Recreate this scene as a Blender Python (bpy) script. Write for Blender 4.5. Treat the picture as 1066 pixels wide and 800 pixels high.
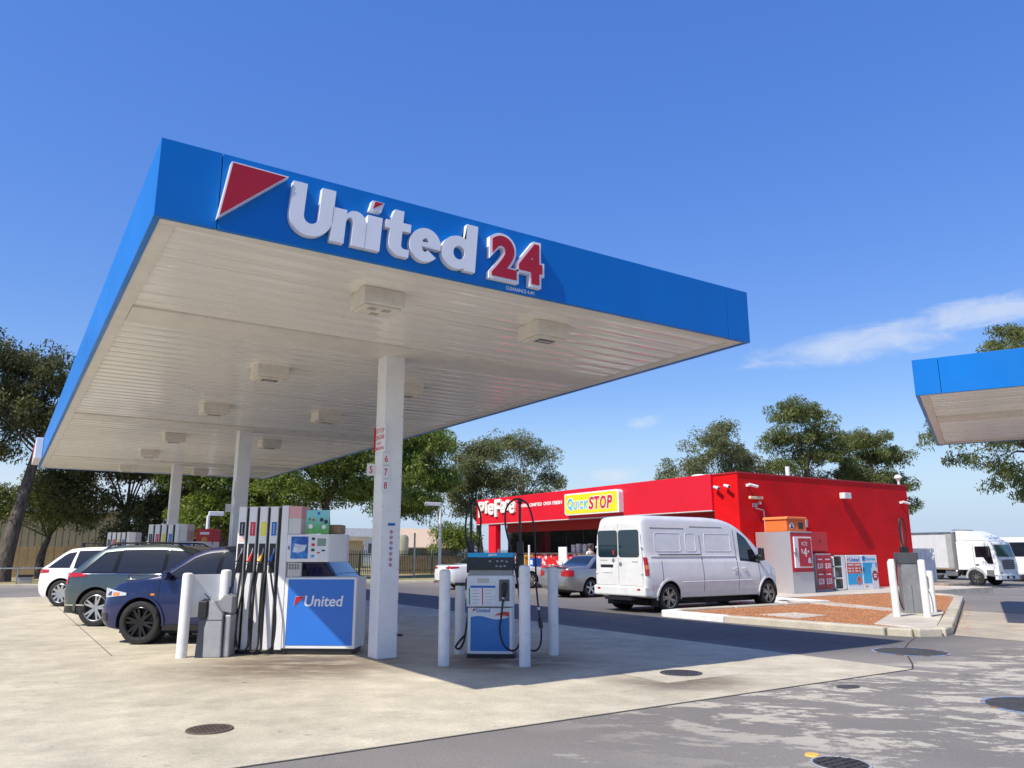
import bpy, bmesh, math, random
import numpy as np
from mathutils import Vector, Matrix
PI = math.pi
R = math.radians
random.seed(7)
SC = bpy.context.scene
COL = SC.collection
for o in list(bpy.data.objects):
    bpy.data.objects.remove(o)

# ---------------------------------------------------------------- camera
cam_d = bpy.data.cameras.new('camera')
cam = bpy.data.objects.new('camera', cam_d)
COL.objects.link(cam)
SC.camera = cam
CAM_F, CAM_PITCH, CAM_ROLL, CAM_YAW, CAM_H = 801.603, 12.389, -0.095, 33.105, 1.497
cam_d.sensor_fit = 'HORIZONTAL'
cam_d.sensor_width = 36.0
cam_d.lens = CAM_F / 1066.0 * 36.0
cam_d.clip_start = 0.05
cam_d.clip_end = 3000.0
cam.location = (0, 0, CAM_H)
cam.rotation_mode = 'XYZ'
cam.rotation_euler = (Matrix.Rotation(R(-CAM_YAW), 4, 'Z') @ Matrix.Rotation(R(90 + CAM_PITCH), 4, 'X') @ Matrix.Rotation(R(CAM_ROLL), 4, 'Z')).to_euler()

# ---------------------------------------------------------------- light, sky, exposure
SUN_DIR = Vector((0.848, 0.148, -1.0)).normalized()      # the way the sunlight travels
SUN_EL = math.asin(-SUN_DIR.z)
SUN_AZ = math.atan2(-SUN_DIR.x, -SUN_DIR.y)              # clockwise from +Y
sun_d = bpy.data.lights.new('sun', 'SUN')
sun_d.energy = 5.0
sun_d.angle = R(0.53)
sun_d.color = (1.0, 0.935, 0.84)
sun = bpy.data.objects.new('sun', sun_d)
COL.objects.link(sun)
sun.rotation_euler = SUN_DIR.to_track_quat('-Z', 'Y').to_euler()
sun.location = (-40, -10, 50)

world = bpy.data.worlds.new('World')
SC.world = world
world.use_nodes = True
wn, wl = world.node_tree.nodes, world.node_tree.links
wn.clear()
w_out = wn.new('ShaderNodeOutputWorld')
w_bg = wn.new('ShaderNodeBackground')
w_bg.inputs['Strength'].default_value = 0.13
sky = wn.new('ShaderNodeTexSky')
sky.sky_type = 'NISHITA'
sky.sun_disc = False
sky.sun_elevation = SUN_EL
sky.sun_rotation = SUN_AZ
sky.altitude = 0
sky.air_density = 1.0
sky.dust_density = 0.25
sky.ozone_density = 1.2
# thin fair-weather cloud: noise over a flat layer far above, only wisps
w_tc = wn.new('ShaderNodeTexCoord')
w_sep = wn.new('ShaderNodeSeparateXYZ')
wl.new(w_tc.outputs['Generated'], w_sep.inputs[0])
def wmath(op, a, b=None, clamp=False):
    n = wn.new('ShaderNodeMath'); n.operation = op; n.use_clamp = clamp
    for i, v in enumerate((a, b)):
        if v is None: continue
        if isinstance(v, (int, float)): n.inputs[i].default_value = v
        else: wl.new(v, n.inputs[i])
    return n.outputs[0]
def wcloud(az, el, haz, hel, tilt, scale, seed, lo, hi):
    """one wispy cloud: direction (degrees), half sizes (degrees) and noise"""
    ax = wmath('MULTIPLY', wmath('ARCTAN2', w_sep.outputs[0], w_sep.outputs[1]), 180 / PI)
    ex = wmath('MULTIPLY', wmath('ARCSINE', w_sep.outputs[2]), 180 / PI)
    da = wmath('SUBTRACT', ax, az)
    de = wmath('SUBTRACT', wmath('SUBTRACT', ex, el), wmath('MULTIPLY', da, tilt))
    cmb = wn.new('ShaderNodeCombineXYZ')
    wl.new(wmath('MULTIPLY', ax, 0.35), cmb.inputs[0]); wl.new(ex, cmb.inputs[1]); cmb.inputs[2].default_value = seed
    nz = wn.new('ShaderNodeTexNoise'); nz.inputs['Scale'].default_value = scale; nz.inputs['Detail'].default_value = 9; nz.inputs['Roughness'].default_value = 0.68; nz.inputs['Distortion'].default_value = 0.6
    wl.new(cmb.outputs[0], nz.inputs['Vector'])
    q = wmath('ADD', wmath('POWER', wmath('ABSOLUTE', wmath('DIVIDE', da, haz)), 2.0), wmath('POWER', wmath('ABSOLUTE', wmath('DIVIDE', de, hel)), 2.0))
    env = wmath('SUBTRACT', 1.0, q, True)
    v = wmath('ADD', wmath('MULTIPLY', nz.outputs[0], 0.9), wmath('SUBTRACT', wmath('MULTIPLY', env, 0.75), 0.75))
    mr = wn.new('ShaderNodeMapRange'); mr.interpolation_type = 'SMOOTHSTEP'
    wl.new(v, mr.inputs[0]); mr.inputs[1].default_value = lo; mr.inputs[2].default_value = hi
    return wmath('MULTIPLY', mr.outputs[0], wmath('MULTIPLY', env, 2.0, True))
clouds = [wcloud(58.6, 14.0, 11.5, 1.9, 0.085, 0.75, 3.0, 0.0, 0.55), wcloud(65.5, 15.0, 6.5, 1.5, 0.05, 0.8, 13.0, 0.0, 0.5), wcloud(42.8, 9.4, 2.0, 0.8, 0.1, 1.5, 9.0, .05, 0.75),
          wcloud(40.5, 5.6, 2.8, 0.8, 0.05, 0.9, 21.0, 0.0, 0.6), wcloud(8, 4.2, 34, 3.6, 0.0, 0.28, 5.0, 0.05, 0.75)]
acc = clouds[0]
for c_ in clouds[1:]:
    acc = wmath('MAXIMUM', acc, c_)
w_mix = wn.new('ShaderNodeMixRGB')
wl.new(wmath('MULTIPLY', acc, 0.58), w_mix.inputs['Fac'])
# the clear air of the photograph is a deeper, more saturated blue
w_hsv = wn.new('ShaderNodeSeparateColor'); w_hsv.mode = 'HSV'; wl.new(sky.outputs[0], w_hsv.inputs[0])
w_cmb = wn.new('ShaderNodeCombineColor'); w_cmb.mode = 'HSV'
wl.new(wmath('ADD', w_hsv.outputs[0], 0.017), w_cmb.inputs[0])
wl.new(wmath('MULTIPLY', w_hsv.outputs[1], 1.32, True), w_cmb.inputs[1])
wl.new(wmath('MULTIPLY', wmath('POWER', wmath('MULTIPLY', w_hsv.outputs[2], 0.15), 0.45), 7.2), w_cmb.inputs[2])
# pale blue haze band low over the horizon, the same all round
w_hz = wn.new('ShaderNodeMixRGB'); w_mr = wn.new('ShaderNodeMapRange'); w_mr.interpolation_type = 'SMOOTHSTEP'
wl.new(w_sep.outputs[2], w_mr.inputs[0]); w_mr.inputs[1].default_value = 0.20; w_mr.inputs[2].default_value = 0.0; w_mr.inputs[3].default_value = 0.0; w_mr.inputs[4].default_value = 0.95
wl.new(w_mr.outputs[0], w_hz.inputs['Fac']); wl.new(w_cmb.outputs[0], w_hz.inputs['Color1']); w_hz.inputs['Color2'].default_value = (3.5, 4.5, 6.1, 1)
wl.new(w_hz.outputs[0], w_mix.inputs['Color1'])
w_mix.inputs['Color2'].default_value = (5.6, 6.0, 6.6, 1)
wl.new(w_mix.outputs[0], w_bg.inputs['Color'])
wl.new(w_bg.outputs[0], w_out.inputs['Surface'])

SC.render.engine = 'CYCLES'
SC.view_settings.view_transform = 'Standard'
SC.view_settings.look = 'None'
SC.view_settings.gamma = 1.0
SC.view_settings.exposure = 0.12
SC.view_settings.use_curve_mapping = False

# ---------------------------------------------------------------- materials
MATS = {}
class NT:
    def __init__(s, name):
        s.m = bpy.data.materials.new(name); s.m.use_nodes = True
        s.n, s.l = s.m.node_tree.nodes, s.m.node_tree.links
        s.b = s.n['Principled BSDF']
    def node(s, t, **kw):
        x = s.n.new(t)
        for k, v in kw.items(): setattr(x, k, v)
        return x
    def link(s, a, b): s.l.new(a, b)
    def put(s, inp, v):
        if hasattr(v, 'links') or isinstance(v, bpy.types.NodeSocket): s.l.new(v, inp)
        else: inp.default_value = v
    def math(s, op, a, b=None, c=None, clamp=False):
        x = s.n.new('ShaderNodeMath'); x.operation = op; x.use_clamp = clamp
        for i, v in enumerate((a, b, c)):
            if v is not None: s.put(x.inputs[i], v)
        return x.outputs[0]
    def noise(s, scale, detail=4, rough=.55, vec=None, dist=0):
        x = s.n.new('ShaderNodeTexNoise')
        x.inputs['Scale'].default_value = scale; x.inputs['Detail'].default_value = detail
        x.inputs['Roughness'].default_value = rough; x.inputs['Distortion'].default_value = dist
        if vec is not None: s.l.new(vec, x.inputs['Vector'])
        return x.outputs[0]
    def ramp(s, v, lo, hi, a=0., b=1., smooth=True):
        x = s.n.new('ShaderNodeMapRange'); x.interpolation_type = 'SMOOTHSTEP' if smooth else 'LINEAR'
        s.put(x.inputs[0], v)
        for i, q in enumerate((lo, hi, a, b)): x.inputs[i + 1].default_value = q
        return x.outputs[0]
    def mix(s, f, a, b, mode='MIX'):
        x = s.n.new('ShaderNodeMixRGB'); x.blend_type = mode
        for i, v in zip((0, 1, 2), (f, a, b)):
            if isinstance(v, tuple) and len(v) == 3: v = (*v, 1)
            s.put(x.inputs[i], v)
        return x.outputs[0]
    def pos(s): return s.n.new('ShaderNodeNewGeometry').outputs['Position']
    def obj(s): return s.n.new('ShaderNodeTexCoord').outputs['Object']
    def mapping(s, vec, scale=(1, 1, 1), rot=(0, 0, 0), loc=(0, 0, 0)):
        x = s.n.new('ShaderNodeMapping'); s.l.new(vec, x.inputs[0])
        x.inputs['Location'].default_value = loc; x.inputs['Rotation'].default_value = rot; x.inputs['Scale'].default_value = scale
        return x.outputs[0]
    def rmap(s, vec, scale=(1, 1, 1), rz=0.):
        return s.mapping(s.mapping(vec, rot=(0, 0, R(rz))), scale)
    def bump(s, h, strength=.3, dist=.01):
        x = s.n.new('ShaderNodeBump'); x.inputs['Strength'].default_value = strength; x.inputs['Distance'].default_value = dist
        s.l.new(h, x.inputs['Height']); s.l.new(x.outputs[0], s.b.inputs['Normal'])
    def base(s, c): s.put(s.b.inputs['Base Color'], (*c, 1) if isinstance(c, tuple) and len(c) == 3 else c)
    def set(s, **kw):
        for k, v in kw.items(): s.put(s.b.inputs[k.replace('_', ' ')], v)

def mat(name, col, rough=.5, metal=0., var=.10, vscale=2.5, bump=0., bscale=60., coat=0., dirt=0., dcol=(.10, .085, .065), spec=None):
    if name in MATS: return MATS[name]
    t = NT(name)
    v = t.pos()
    n1 = t.ramp(t.noise(vscale, 5, .6, v), .25, .75, 1 - var, 1 + var)
    cc = t.mix(1.0, col, n1, 'MULTIPLY')
    if dirt:
        d = t.ramp(t.noise(vscale * 1.7, 6, .7, v), .5, .8, 0, dirt)
        d2 = t.ramp(t.noise(vscale * 14, 3, .6, v), .58, .72, 0, dirt * .6)
        cc = t.mix(t.math('MAXIMUM', d, d2), cc, dcol)
    t.base(cc)
    rn = t.ramp(t.noise(vscale * 3, 4, .6, v), .3, .7, max(.02, rough * .85), min(1, rough * 1.18))
    t.set(Roughness=rn, Metallic=metal)
    if coat: t.set(Coat_Weight=coat, Coat_Roughness=.04)
    if spec is not None: t.b.inputs['Specular IOR Level'].default_value = spec
    if bump: t.bump(t.noise(bscale, 4 if bscale > 5 else 1, .6, v), bump, .006 if bscale > 5 else .05)
    MATS[name] = t.m
    return t.m

WHITE_METAL = mat('white_metal', (.74, .73, .70), .42, var=.05, dirt=.16)
COLUMN_PAINT = mat('column_paint', (.80, .80, .79), .38, var=.04, dirt=.14)
SOFFIT_WHITE = None
BLUE = mat('fascia_blue', (.004, .165, .54), .36, var=.07, vscale=.5, spec=.25, bump=.10, bscale=.7, dirt=.05, dcol=(.10, .20, .42))
RED_SIGN = mat('sign_red', (.45, .006, .016), .35, var=.05)
WHITE_SIGN = mat('sign_white', (.82, .82, .82), .3, var=.03, dirt=.04)
SHOP_RED = None
BLACK_RUB = mat('black_rubber', (.012, .012, .013), .5, var=.2)
BLACK_PL = mat('black_plastic', (.016, .016, .018), .38, var=.15)
DARK = mat('dark_void', (.008, .008, .009), .8, var=.1)
GREY_PL = mat('grey_plastic', (.16, .165, .17), .5, var=.08, dirt=.2)
GREY_LT = mat('grey_light', (.42, .42, .41), .5, var=.06, dirt=.15)
BOLLARD_W = mat('bollard_white', (.76, .76, .74), .5, var=.05, vscale=5, dirt=.22)
STEEL = mat('galv_steel', (.45, .46, .47), .38, 1.0, var=.12)
CHROME = mat('chrome', (.62, .63, .64), .12, 1.0, var=.05)
RIM_SILVER = mat('rim_silver', (.48, .49, .5), .28, .85, var=.08)
RIM_BLACK = mat('rim_black', (.022, .022, .024), .22, .5, var=.08)
TYRE = mat('tyre_rubber', (.018, .018, .019), .8, var=.2, vscale=8, dirt=.15)
TREAD_DUST = TYRE
GLOSS_BLACK = mat('gloss_black', (.008, .008, .009), .06, var=.1, spec=.4)
GLASS_DK = mat('dark_glass', (.010, .013, .018), .03, var=.05, coat=.6)
LENS_RED = mat('lens_red', (.42, .008, .012), .12, var=.05, coat=.5)
LENS_AMBER = mat('lens_amber', (.75, .22, .03), .15, var=.05, coat=.5)
LENS_CLEAR = mat('lens_clear', (.62, .63, .64), .1, .3, var=.05, coat=.7)
PAPER = mat('paper_white', (.78, .79, .80), .6, var=.03)
RED_TXT = mat('print_red', (.55, .02, .03), .5, var=.05)
BLUE_PANEL = mat('pump_blue', (.02, .17, .62), .35, var=.04, vscale=1.2, coat=.2)
YELLOW = mat('print_yellow', (.85, .68, .02), .4, var=.04)
NAVY = mat('print_navy', (.015, .03, .09), .45, var=.05)
BLUE_TXT = mat('print_blue', (.015, .13, .50), .45, var=.05)
SKYBLUE = mat('print_sky_blue', (.02, .38, .68), .4, var=.05)
GREEN_PR = mat('print_green', (.03, .32, .14), .5, var=.1)
ORANGE = mat('orange_cover', (.80, .16, .03), .5, var=.07)
PLASTER_TAN = mat('tan_render', (.55, .43, .25), .8, var=.08)

# ---------------------------------------------------------------- mesh helpers
class MB:
    def __init__(s): s.v, s.f = [], []
    def add(s, vs, fs):
        o = len(s.v); s.v += [tuple(p) for p in vs]; s.f += [tuple(i + o for i in f) for f in fs]; return s
    def box(s, x0, x1, y0, y1, z0, z1):
        return s.add([(x0, y0, z0), (x1, y0, z0), (x1, y1, z0), (x0, y1, z0), (x0, y0, z1), (x1, y0, z1), (x1, y1, z1), (x0, y1, z1)],
                     [(0, 3, 2, 1), (4, 5, 6, 7), (0, 1, 5, 4), (1, 2, 6, 5), (2, 3, 7, 6), (3, 0, 4, 7)])
    def cbox(s, c, d, rz=0.):
        M_ = Matrix.Translation(c) @ Matrix.Rotation(rz, 4, 'Z')
        a, b, e = d[0] / 2, d[1] / 2, d[2] / 2
        t = MB().box(-a, a, -b, b, -e, e)
        return s.add([M_ @ Vector(p) for p in t.v], t.f)
    def cyl(s, p0, p1, r0, r1=None, n=16, caps=True):
        r1 = r0 if r1 is None else r1
        p0, p1 = Vector(p0), Vector(p1); d = (p1 - p0).normalized()
        a = d.orthogonal().normalized(); b = d.cross(a)
        vs = [p0 + r0 * (math.cos(2 * PI * i / n) * a + math.sin(2 * PI * i / n) * b) for i in range(n)] + \
             [p1 + r1 * (math.cos(2 * PI * i / n) * a + math.sin(2 * PI * i / n) * b) for i in range(n)]
        fs = [(i, (i + 1) % n, n + (i + 1) % n, n + i) for i in range(n)]
        if caps: fs += [tuple(range(n))[::-1], tuple(range(n, 2 * n))]
        return s.add(vs, fs)
    def tube(s, pts, r, n=8, caps=True):
        pts = [Vector(p) for p in pts]; rr = r if isinstance(r, (list, tuple)) else [r] * len(pts)
        t0 = (pts[1] - pts[0]).normalized(); a = t0.orthogonal().normalized(); vs = []
        for i, p in enumerate(pts):
            t = (pts[min(i + 1, len(pts) - 1)] - pts[max(i - 1, 0)]).normalized()
            a = (a - t * a.dot(t)).normalized(); b = t.cross(a)
            vs += [p + rr[i] * (math.cos(2 * PI * k / n) * a + math.sin(2 * PI * k / n) * b) for k in range(n)]
        fs = [(i * n + k, i * n + (k + 1) % n, (i + 1) * n + (k + 1) % n, (i + 1) * n + k) for i in range(len(pts) - 1) for k in range(n)]
        if caps: fs += [tuple(range(n))[::-1], tuple(range((len(pts) - 1) * n, len(pts) * n))]
        return s.add(vs, fs)
    def prism(s, poly, h0, h1, axis='Z'):
        """extrude a 2-D polygon; axis Z: (x,y)->z, Y: (x,z)->y, X: (y,z)->x"""
        def pt(p, h): return {'Z': (p[0], p[1], h), 'Y': (p[0], h, p[1]), 'X': (h, p[0], p[1])}[axis]
        n = len(poly)
        s.add([pt(p, h0) for p in poly] + [pt(p, h1) for p in poly],
              [tuple(range(n))[::-1], tuple(range(n, 2 * n))] + [(i, (i + 1) % n, n + (i + 1) % n, n + i) for i in range(n)])
        return s
    def lathe(s, prof, n=24, c=(0, 0, 0), axis='Z'):
        vs = []
        for k in range(n):
            a = 2 * PI * k / n
            for r, h in prof:
                x, y = r * math.cos(a), r * math.sin(a)
                p = {'Z': (x, y, h), 'Y': (x, h, y), 'X': (h, x, y)}[axis]
                vs.append((p[0] + c[0], p[1] + c[1], p[2] + c[2]))
        m = len(prof)
        fs = [(k * m + j, ((k + 1) % n) * m + j, ((k + 1) % n) * m + j + 1, k * m + j + 1) for k in range(n) for j in range(m - 1)]
        return s.add(vs, fs)
    def grid(s, fn, nu, nv):
        vs = [fn(i / nu, j / nv) for i in range(nu + 1) for j in range(nv + 1)]
        fs = [(i * (nv + 1) + j, (i + 1) * (nv + 1) + j, (i + 1) * (nv + 1) + j + 1, i * (nv + 1) + j + 1) for i in range(nu) for j in range(nv)]
        return s.add(vs, fs)
    def xf(s, M_):
        s.v = [tuple(M_ @ Vector(p)) for p in s.v]; return s
    def mesh(s, name, smooth=None):
        me = bpy.data.meshes.new(name); me.from_pydata(s.v, [], s.f); me.update()
        bm = bmesh.new(); bm.from_mesh(me); bmesh.ops.recalc_face_normals(bm, faces=bm.faces); bm.to_mesh(me); bm.free()
        if smooth is not None:
            me.shade_smooth(); me.set_sharp_from_angle(angle=R(smooth))
        return me
    def build(s, name, m, parent=None, smooth=None, bevel=0., seg=2, loc=None, rot=None):
        o = bpy.data.objects.new(name, s.mesh(name, smooth))
        return fin(o, m, parent, bevel, seg, loc, rot)

def fin(o, m, parent=None, bevel=0., seg=2, loc=None, rot=None):
    COL.objects.link(o)
    if m is not None and not o.data.materials: o.data.materials.append(m)
    if parent is not None: o.parent = parent
    if loc is not None: o.location = loc
    if rot is not None: o.rotation_euler = rot
    if bevel:
        b = o.modifiers.new('bevel', 'BEVEL'); b.width = bevel; b.segments = seg; b.limit_method = 'ANGLE'; b.angle_limit = R(40)
    return o
def inst(me, name, m, parent=None, loc=None, rot=None, scale=None):
    o = bpy.data.objects.new(name, me); fin(o, m, parent, 0, 2, loc, rot)
    if scale is not None: o.scale = scale
    return o
def thing(name, label, cat, loc=(0, 0, 0), rz=0., group=None):
    o = bpy.data.objects.new(name, None); COL.objects.link(o)
    o.location = loc; o.rotation_euler = (0, 0, rz); o.empty_display_size = .2
    return tag(o, label, cat, group)
def tag(o, label=None, cat=None, group=None, kind=None):
    if label: o['label'] = label
    if cat: o['category'] = cat
    if group: o['group'] = group
    if kind: o['kind'] = kind
    return o
def copy_tree(o, parent=None):
    c = o.copy(); COL.objects.link(c); c.parent = parent
    for ch in list(o.children): copy_tree(ch, c)
    return c
def B(name, m, parent, x0, x1, y0, y1, z0, z1, bevel=0.):
    return MB().box(x0, x1, y0, y1, z0, z1).build(name, m, parent, bevel=bevel)
_txt = {}
def text_mesh(s, fit, depth=.01, bold=.0, shear=0., bevel=0., ref=None):
    """a flat word standing in local XZ and facing -Y, its lower left corner at the origin, scaled to fit (w,h)"""
    k = (s, fit, depth, bold, shear, bevel)
    if k in _txt: return _txt[k]
    cu = bpy.data.curves.new('lettering', 'FONT'); cu.body = s; cu.size = 1; cu.offset = bold; cu.resolution_u = 6; cu.shear = shear
    ob = bpy.data.objects.new('lettering', cu); COL.objects.link(ob)
    dg = bpy.context.evaluated_depsgraph_get()
    flat = bpy.data.meshes.new_from_object(ob.evaluated_get(dg))
    co = np.array([v.co[:] for v in flat.vertices]); lo, hi = co.min(0), co.max(0)
    sx = fit[0] / (hi[0] - lo[0]); sz = fit[1] / (hi[1] - lo[1])
    bm = bmesh.new(); bm.from_mesh(flat)
    bmesh.ops.remove_doubles(bm, verts=bm.verts, dist=1e-5)
    for v in bm.verts: v.co = ((v.co.x - lo[0]) * sx, 0, (v.co.y - lo[1]) * sz)
    bmesh.ops.dissolve_limit(bm, angle_limit=R(1), verts=bm.verts, edges=bm.edges)
    bmesh.ops.recalc_face_normals(bm, faces=bm.faces)
    if depth:
        r = bmesh.ops.extrude_face_region(bm, geom=bm.faces[:])
        for v in [g for g in r['geom'] if isinstance(g, bmesh.types.BMVert)]: v.co.y -= depth
        bmesh.ops.recalc_face_normals(bm, faces=bm.faces)
    for f in bm.faces: f.smooth = False
    me = bpy.data.meshes.new('lettering'); bm.to_mesh(me); bm.free()
    bpy.data.objects.remove(ob); bpy.data.meshes.remove(flat)
    _txt[k] = me
    return me
def text(name, s, m, parent, loc, fit, depth=.004, bold=0., rz=0., shear=0.):
    me = text_mesh(s, fit, depth, bold, shear).copy(); me.materials.clear(); me.materials.append(m)
    return inst(me, name, m, parent, loc, (0, 0, rz))
def quad(name, m, parent, x0, x1, z0, z1, y, th=.004):
    """a thin plate facing -Y"""
    return B(name, m, parent, x0, x1, y, y + th, z0, z1)

def arc(pts, n=8):
    out = []
    P = [Vector(p) for p in pts]; P = [2 * P[0] - P[1]] + P + [2 * P[-1] - P[-2]]
    for i in range(1, len(P) - 2):
        for k in range(n):
            u = k / n
            out.append(.5 * ((2 * P[i]) + (P[i + 1] - P[i - 1]) * u + (2 * P[i - 1] - 5 * P[i] + 4 * P[i + 1] - P[i + 2]) * u * u + (3 * P[i] - P[i - 1] - 3 * P[i + 1] + P[i + 2]) * u ** 3))
    return out + [P[-2]]
# ================================================================ the setting
def hgt(x, y):
    """the forecourt is level; the street to the right lies lower"""
    t = min(max((x - 27.0) / 22.0, 0), 1)
    return -0.55 * t * t * (3 - 2 * t)

# ---- asphalt ground
t = NT('asphalt')
p = t.pos()
big = t.ramp(t.noise(.22, 4, .6, p), .3, .7, .86, 1.14)
fine = t.ramp(t.noise(55, 3, .7, p), .3, .7, .82, 1.18)
grain = t.ramp(t.noise(220, 2, .7, p), .3, .7, .80, 1.2)
colr = t.mix(1, t.mix(1, t.mix(1, (.215, .196, .168), big, 'MULTIPLY'), fine, 'MULTIPLY'), grain, 'MULTIPLY')
# darker asphalt next to the slab: canopy shade deepened in the colour
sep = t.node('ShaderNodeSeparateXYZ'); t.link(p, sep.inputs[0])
shade_zone = t.math('MULTIPLY', t.math('MULTIPLY', t.ramp(sep.outputs[0], 9.5, 11.0), t.ramp(sep.outputs[0], 20, 14)), t.ramp(sep.outputs[1], 6.9, 8.2))
colr = t.mix(t.math('MULTIPLY', shade_zone, .55), colr, t.mix(1, (.062, .061, .066), fine, 'MULTIPLY'))
# worn cream patches (old line paint and dried slurry) on the near asphalt
pm = t.rmap(p, (.72, 1.45, 1), 50)
a1 = t.noise(1.5, 8, .68, pm, .5)
a2 = t.noise(7.0, 5, .8, t.rmap(p, (.7, 1.3, 1), 50))
zone = t.math('MULTIPLY', t.ramp(sep.outputs[0], 3.6, 6.6), t.math('MULTIPLY', t.ramp(sep.outputs[1], 6.9, 5.9), t.ramp(sep.outputs[0], 17, 13)))
pv = t.math('ADD', t.math('MULTIPLY', a1, .75), t.math('MULTIPLY', a2, .33))
patch = t.math('MULTIPLY', t.ramp(pv, .545, .580), zone)
colr = t.mix(t.math('MULTIPLY', patch, .82), colr, (.55, .50, .39))
small = t.math('MULTIPLY', t.ramp(t.noise(1.9, 6, .7, t.rmap(p, (.5, 1.6, 1), 50)), .62, .65), t.ramp(sep.outputs[1], 6.05, 5.5))
colr = t.mix(t.math('MULTIPLY', small, .5), colr, (.46, .43, .36))
oil = t.ramp(t.noise(.9, 5, .7, p), .66, .78, 0, .45)
colr = t.mix(oil, colr, (.05, .048, .045))
vor = t.node('ShaderNodeTexVoronoi', feature='DISTANCE_TO_EDGE'); vor.inputs['Scale'].default_value = .28
nz3 = t.node('ShaderNodeTexNoise'); nz3.inputs['Scale'].default_value = 1.6; nz3.inputs['Detail'].default_value = 5; t.link(p, nz3.inputs['Vector'])
vm = t.node('ShaderNodeVectorMath', operation='MULTIPLY_ADD'); t.link(nz3.outputs['Color'], vm.inputs[0]); vm.inputs[1].default_value = (1.1, 1.1, 0); t.link(p, vm.inputs[2])
t.link(vm.outputs[0], vor.inputs['Vector'])
crack = t.math('MULTIPLY', t.ramp(vor.outputs['Distance'], .004, .0, 0, 1), t.ramp(t.noise(.5, 2, .5, p), .5, .58))
colr = t.mix(t.math('MULTIPLY', crack, .6), colr, (.04, .037, .033))
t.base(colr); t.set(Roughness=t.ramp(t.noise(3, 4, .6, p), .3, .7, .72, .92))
t.bump(t.math('ADD', t.noise(160, 3, .7, p), t.math('MULTIPLY', t.noise(30, 3, .6, p), .8)), .45, .008)
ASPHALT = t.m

# ---- concrete
def concrete(name, col, stain=.5, pump=True):
    t = NT(name); p = t.pos()
    sp = t.node('ShaderNodeSeparateXYZ'); t.link(p, sp.inputs[0])
    c = t.mix(1, col, t.ramp(t.noise(.35, 5, .6, p), .3, .7, .86, 1.12), 'MULTIPLY')
    c = t.mix(1, c, t.ramp(t.noise(2.2, 6, .65, p), .3, .7, .88, 1.1), 'MULTIPLY')
    c = t.mix(1, c, t.ramp(t.noise(45, 3, .7, p), .3, .7, .88, 1.1), 'MULTIPLY')
    # broom and tyre streaks
    c = t.mix(1, c, t.ramp(t.noise(2.0, 5, .7, t.rmap(p, (.6, 1.5, 1), 40)), .35, .7, .93, 1.04), 'MULTIPLY')
    st = t.ramp(t.noise(.8, 6, .72, t.rmap(p, (.6, 1.5, 1), 35)), .56, .74, 0, stain)
    c = t.mix(st, c, (.17, .145, .11))
    dk = t.ramp(t.noise(2.6, 5, .7, t.mapping(p, (.7, 1.3, 1))), .66, .74, 0, stain * 1.1)
    c = t.mix(dk, c, (.075, .066, .055))
    if pump:
        # fuel stains that gather round the pump islands
        def blob(x, y, r):
            d = t.node('ShaderNodeVectorMath', operation='DISTANCE'); t.link(p, d.inputs[0]); d.inputs[1].default_value = (x, y, 0)
            return t.ramp(d.outputs['Value'], r, r * .15, 0, 1)
        b = t.math('MAXIMUM', t.math('MAXIMUM', blob(3.7, 11.0, 2.5), blob(6.2, 9.6, 1.7)), t.math('MAXIMUM', blob(7.0, 7.1, 1.2), blob(3.9, 20.3, 2.4)))
        c = t.mix(t.math('MULTIPLY', b, t.ramp(t.noise(1.8, 6, .7, t.rmap(p, (.7, 1.5, 1), 40)), .30, .56, .30, .95)), c, (.15, .108, .066))
        spk = t.ramp(t.noise(9, 3, .6, t.rmap(p, (.5, 1.6, 1), 40)), .68, .72, 0, .55)
        c = t.mix(spk, c, (.09, .075, .06))
    tm = t.math('MULTIPLY', t.ramp(t.noise(1.5, 4, .6, t.rmap(p, (.10, 2.6, 1), 37)), .60, .72, 0, .30), t.ramp(t.noise(.35, 2, .5, p), .42, .6))
    c = t.mix(tm, c, (.12, .105, .085))
    vd = t.node('ShaderNodeTexVoronoi'); vd.inputs['Scale'].default_value = 2.4; t.link(p, vd.inputs['Vector'])
    drip = t.math('MULTIPLY', t.ramp(vd.outputs['Distance'], .11, .04), t.ramp(t.noise(1.3, 3, .6, p), .56, .62, 0, .7))
    c = t.mix(drip, c, (.085, .072, .058))
    t.base(c); t.set(Roughness=t.ramp(t.noise(2, 4, .6, p), .3, .7, .62, .88))
    t.bump(t.math('ADD', t.noise(90, 3, .7, p), t.math('MULTIPLY', t.noise(18, 3, .6, p), .7)), .28, .006)
    return t.m
CONCRETE = concrete('concrete_slab', (.550, .490, .355), .42)
CONCRETE_B = concrete('concrete_drive', (.46, .40, .30), .9, False)
CONCRETE_KERB = concrete('concrete_kerb', (.52, .47, .36), .45, False)
CONCRETE_PATH = concrete('concrete_path', (.57, .52, .42), .25, False)

xs = sorted(set([-900, -400, -150, -60, -30, -10, 0, 10, 20, 24, 27] + [27 + 2 * i for i in range(1, 12)] + [60, 90, 150, 300, 600, 1200]))
ys = [-900, -300, -100, -40, -10, 0, 5, 10, 15, 20, 25, 30, 35, 40, 60, 90, 150, 300, 600, 1400]
m = MB(); nx, ny = len(xs), len(ys)
m.add([(x, y, hgt(x, y)) for x in xs for y in ys], [(i * ny + j, (i + 1) * ny + j, (i + 1) * ny + j + 1, i * ny + j + 1) for i in range(nx - 1) for j in range(ny - 1)])
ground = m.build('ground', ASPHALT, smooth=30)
tag(ground, 'grey worn asphalt of the service station forecourt and street', None, kind='structure')

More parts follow.
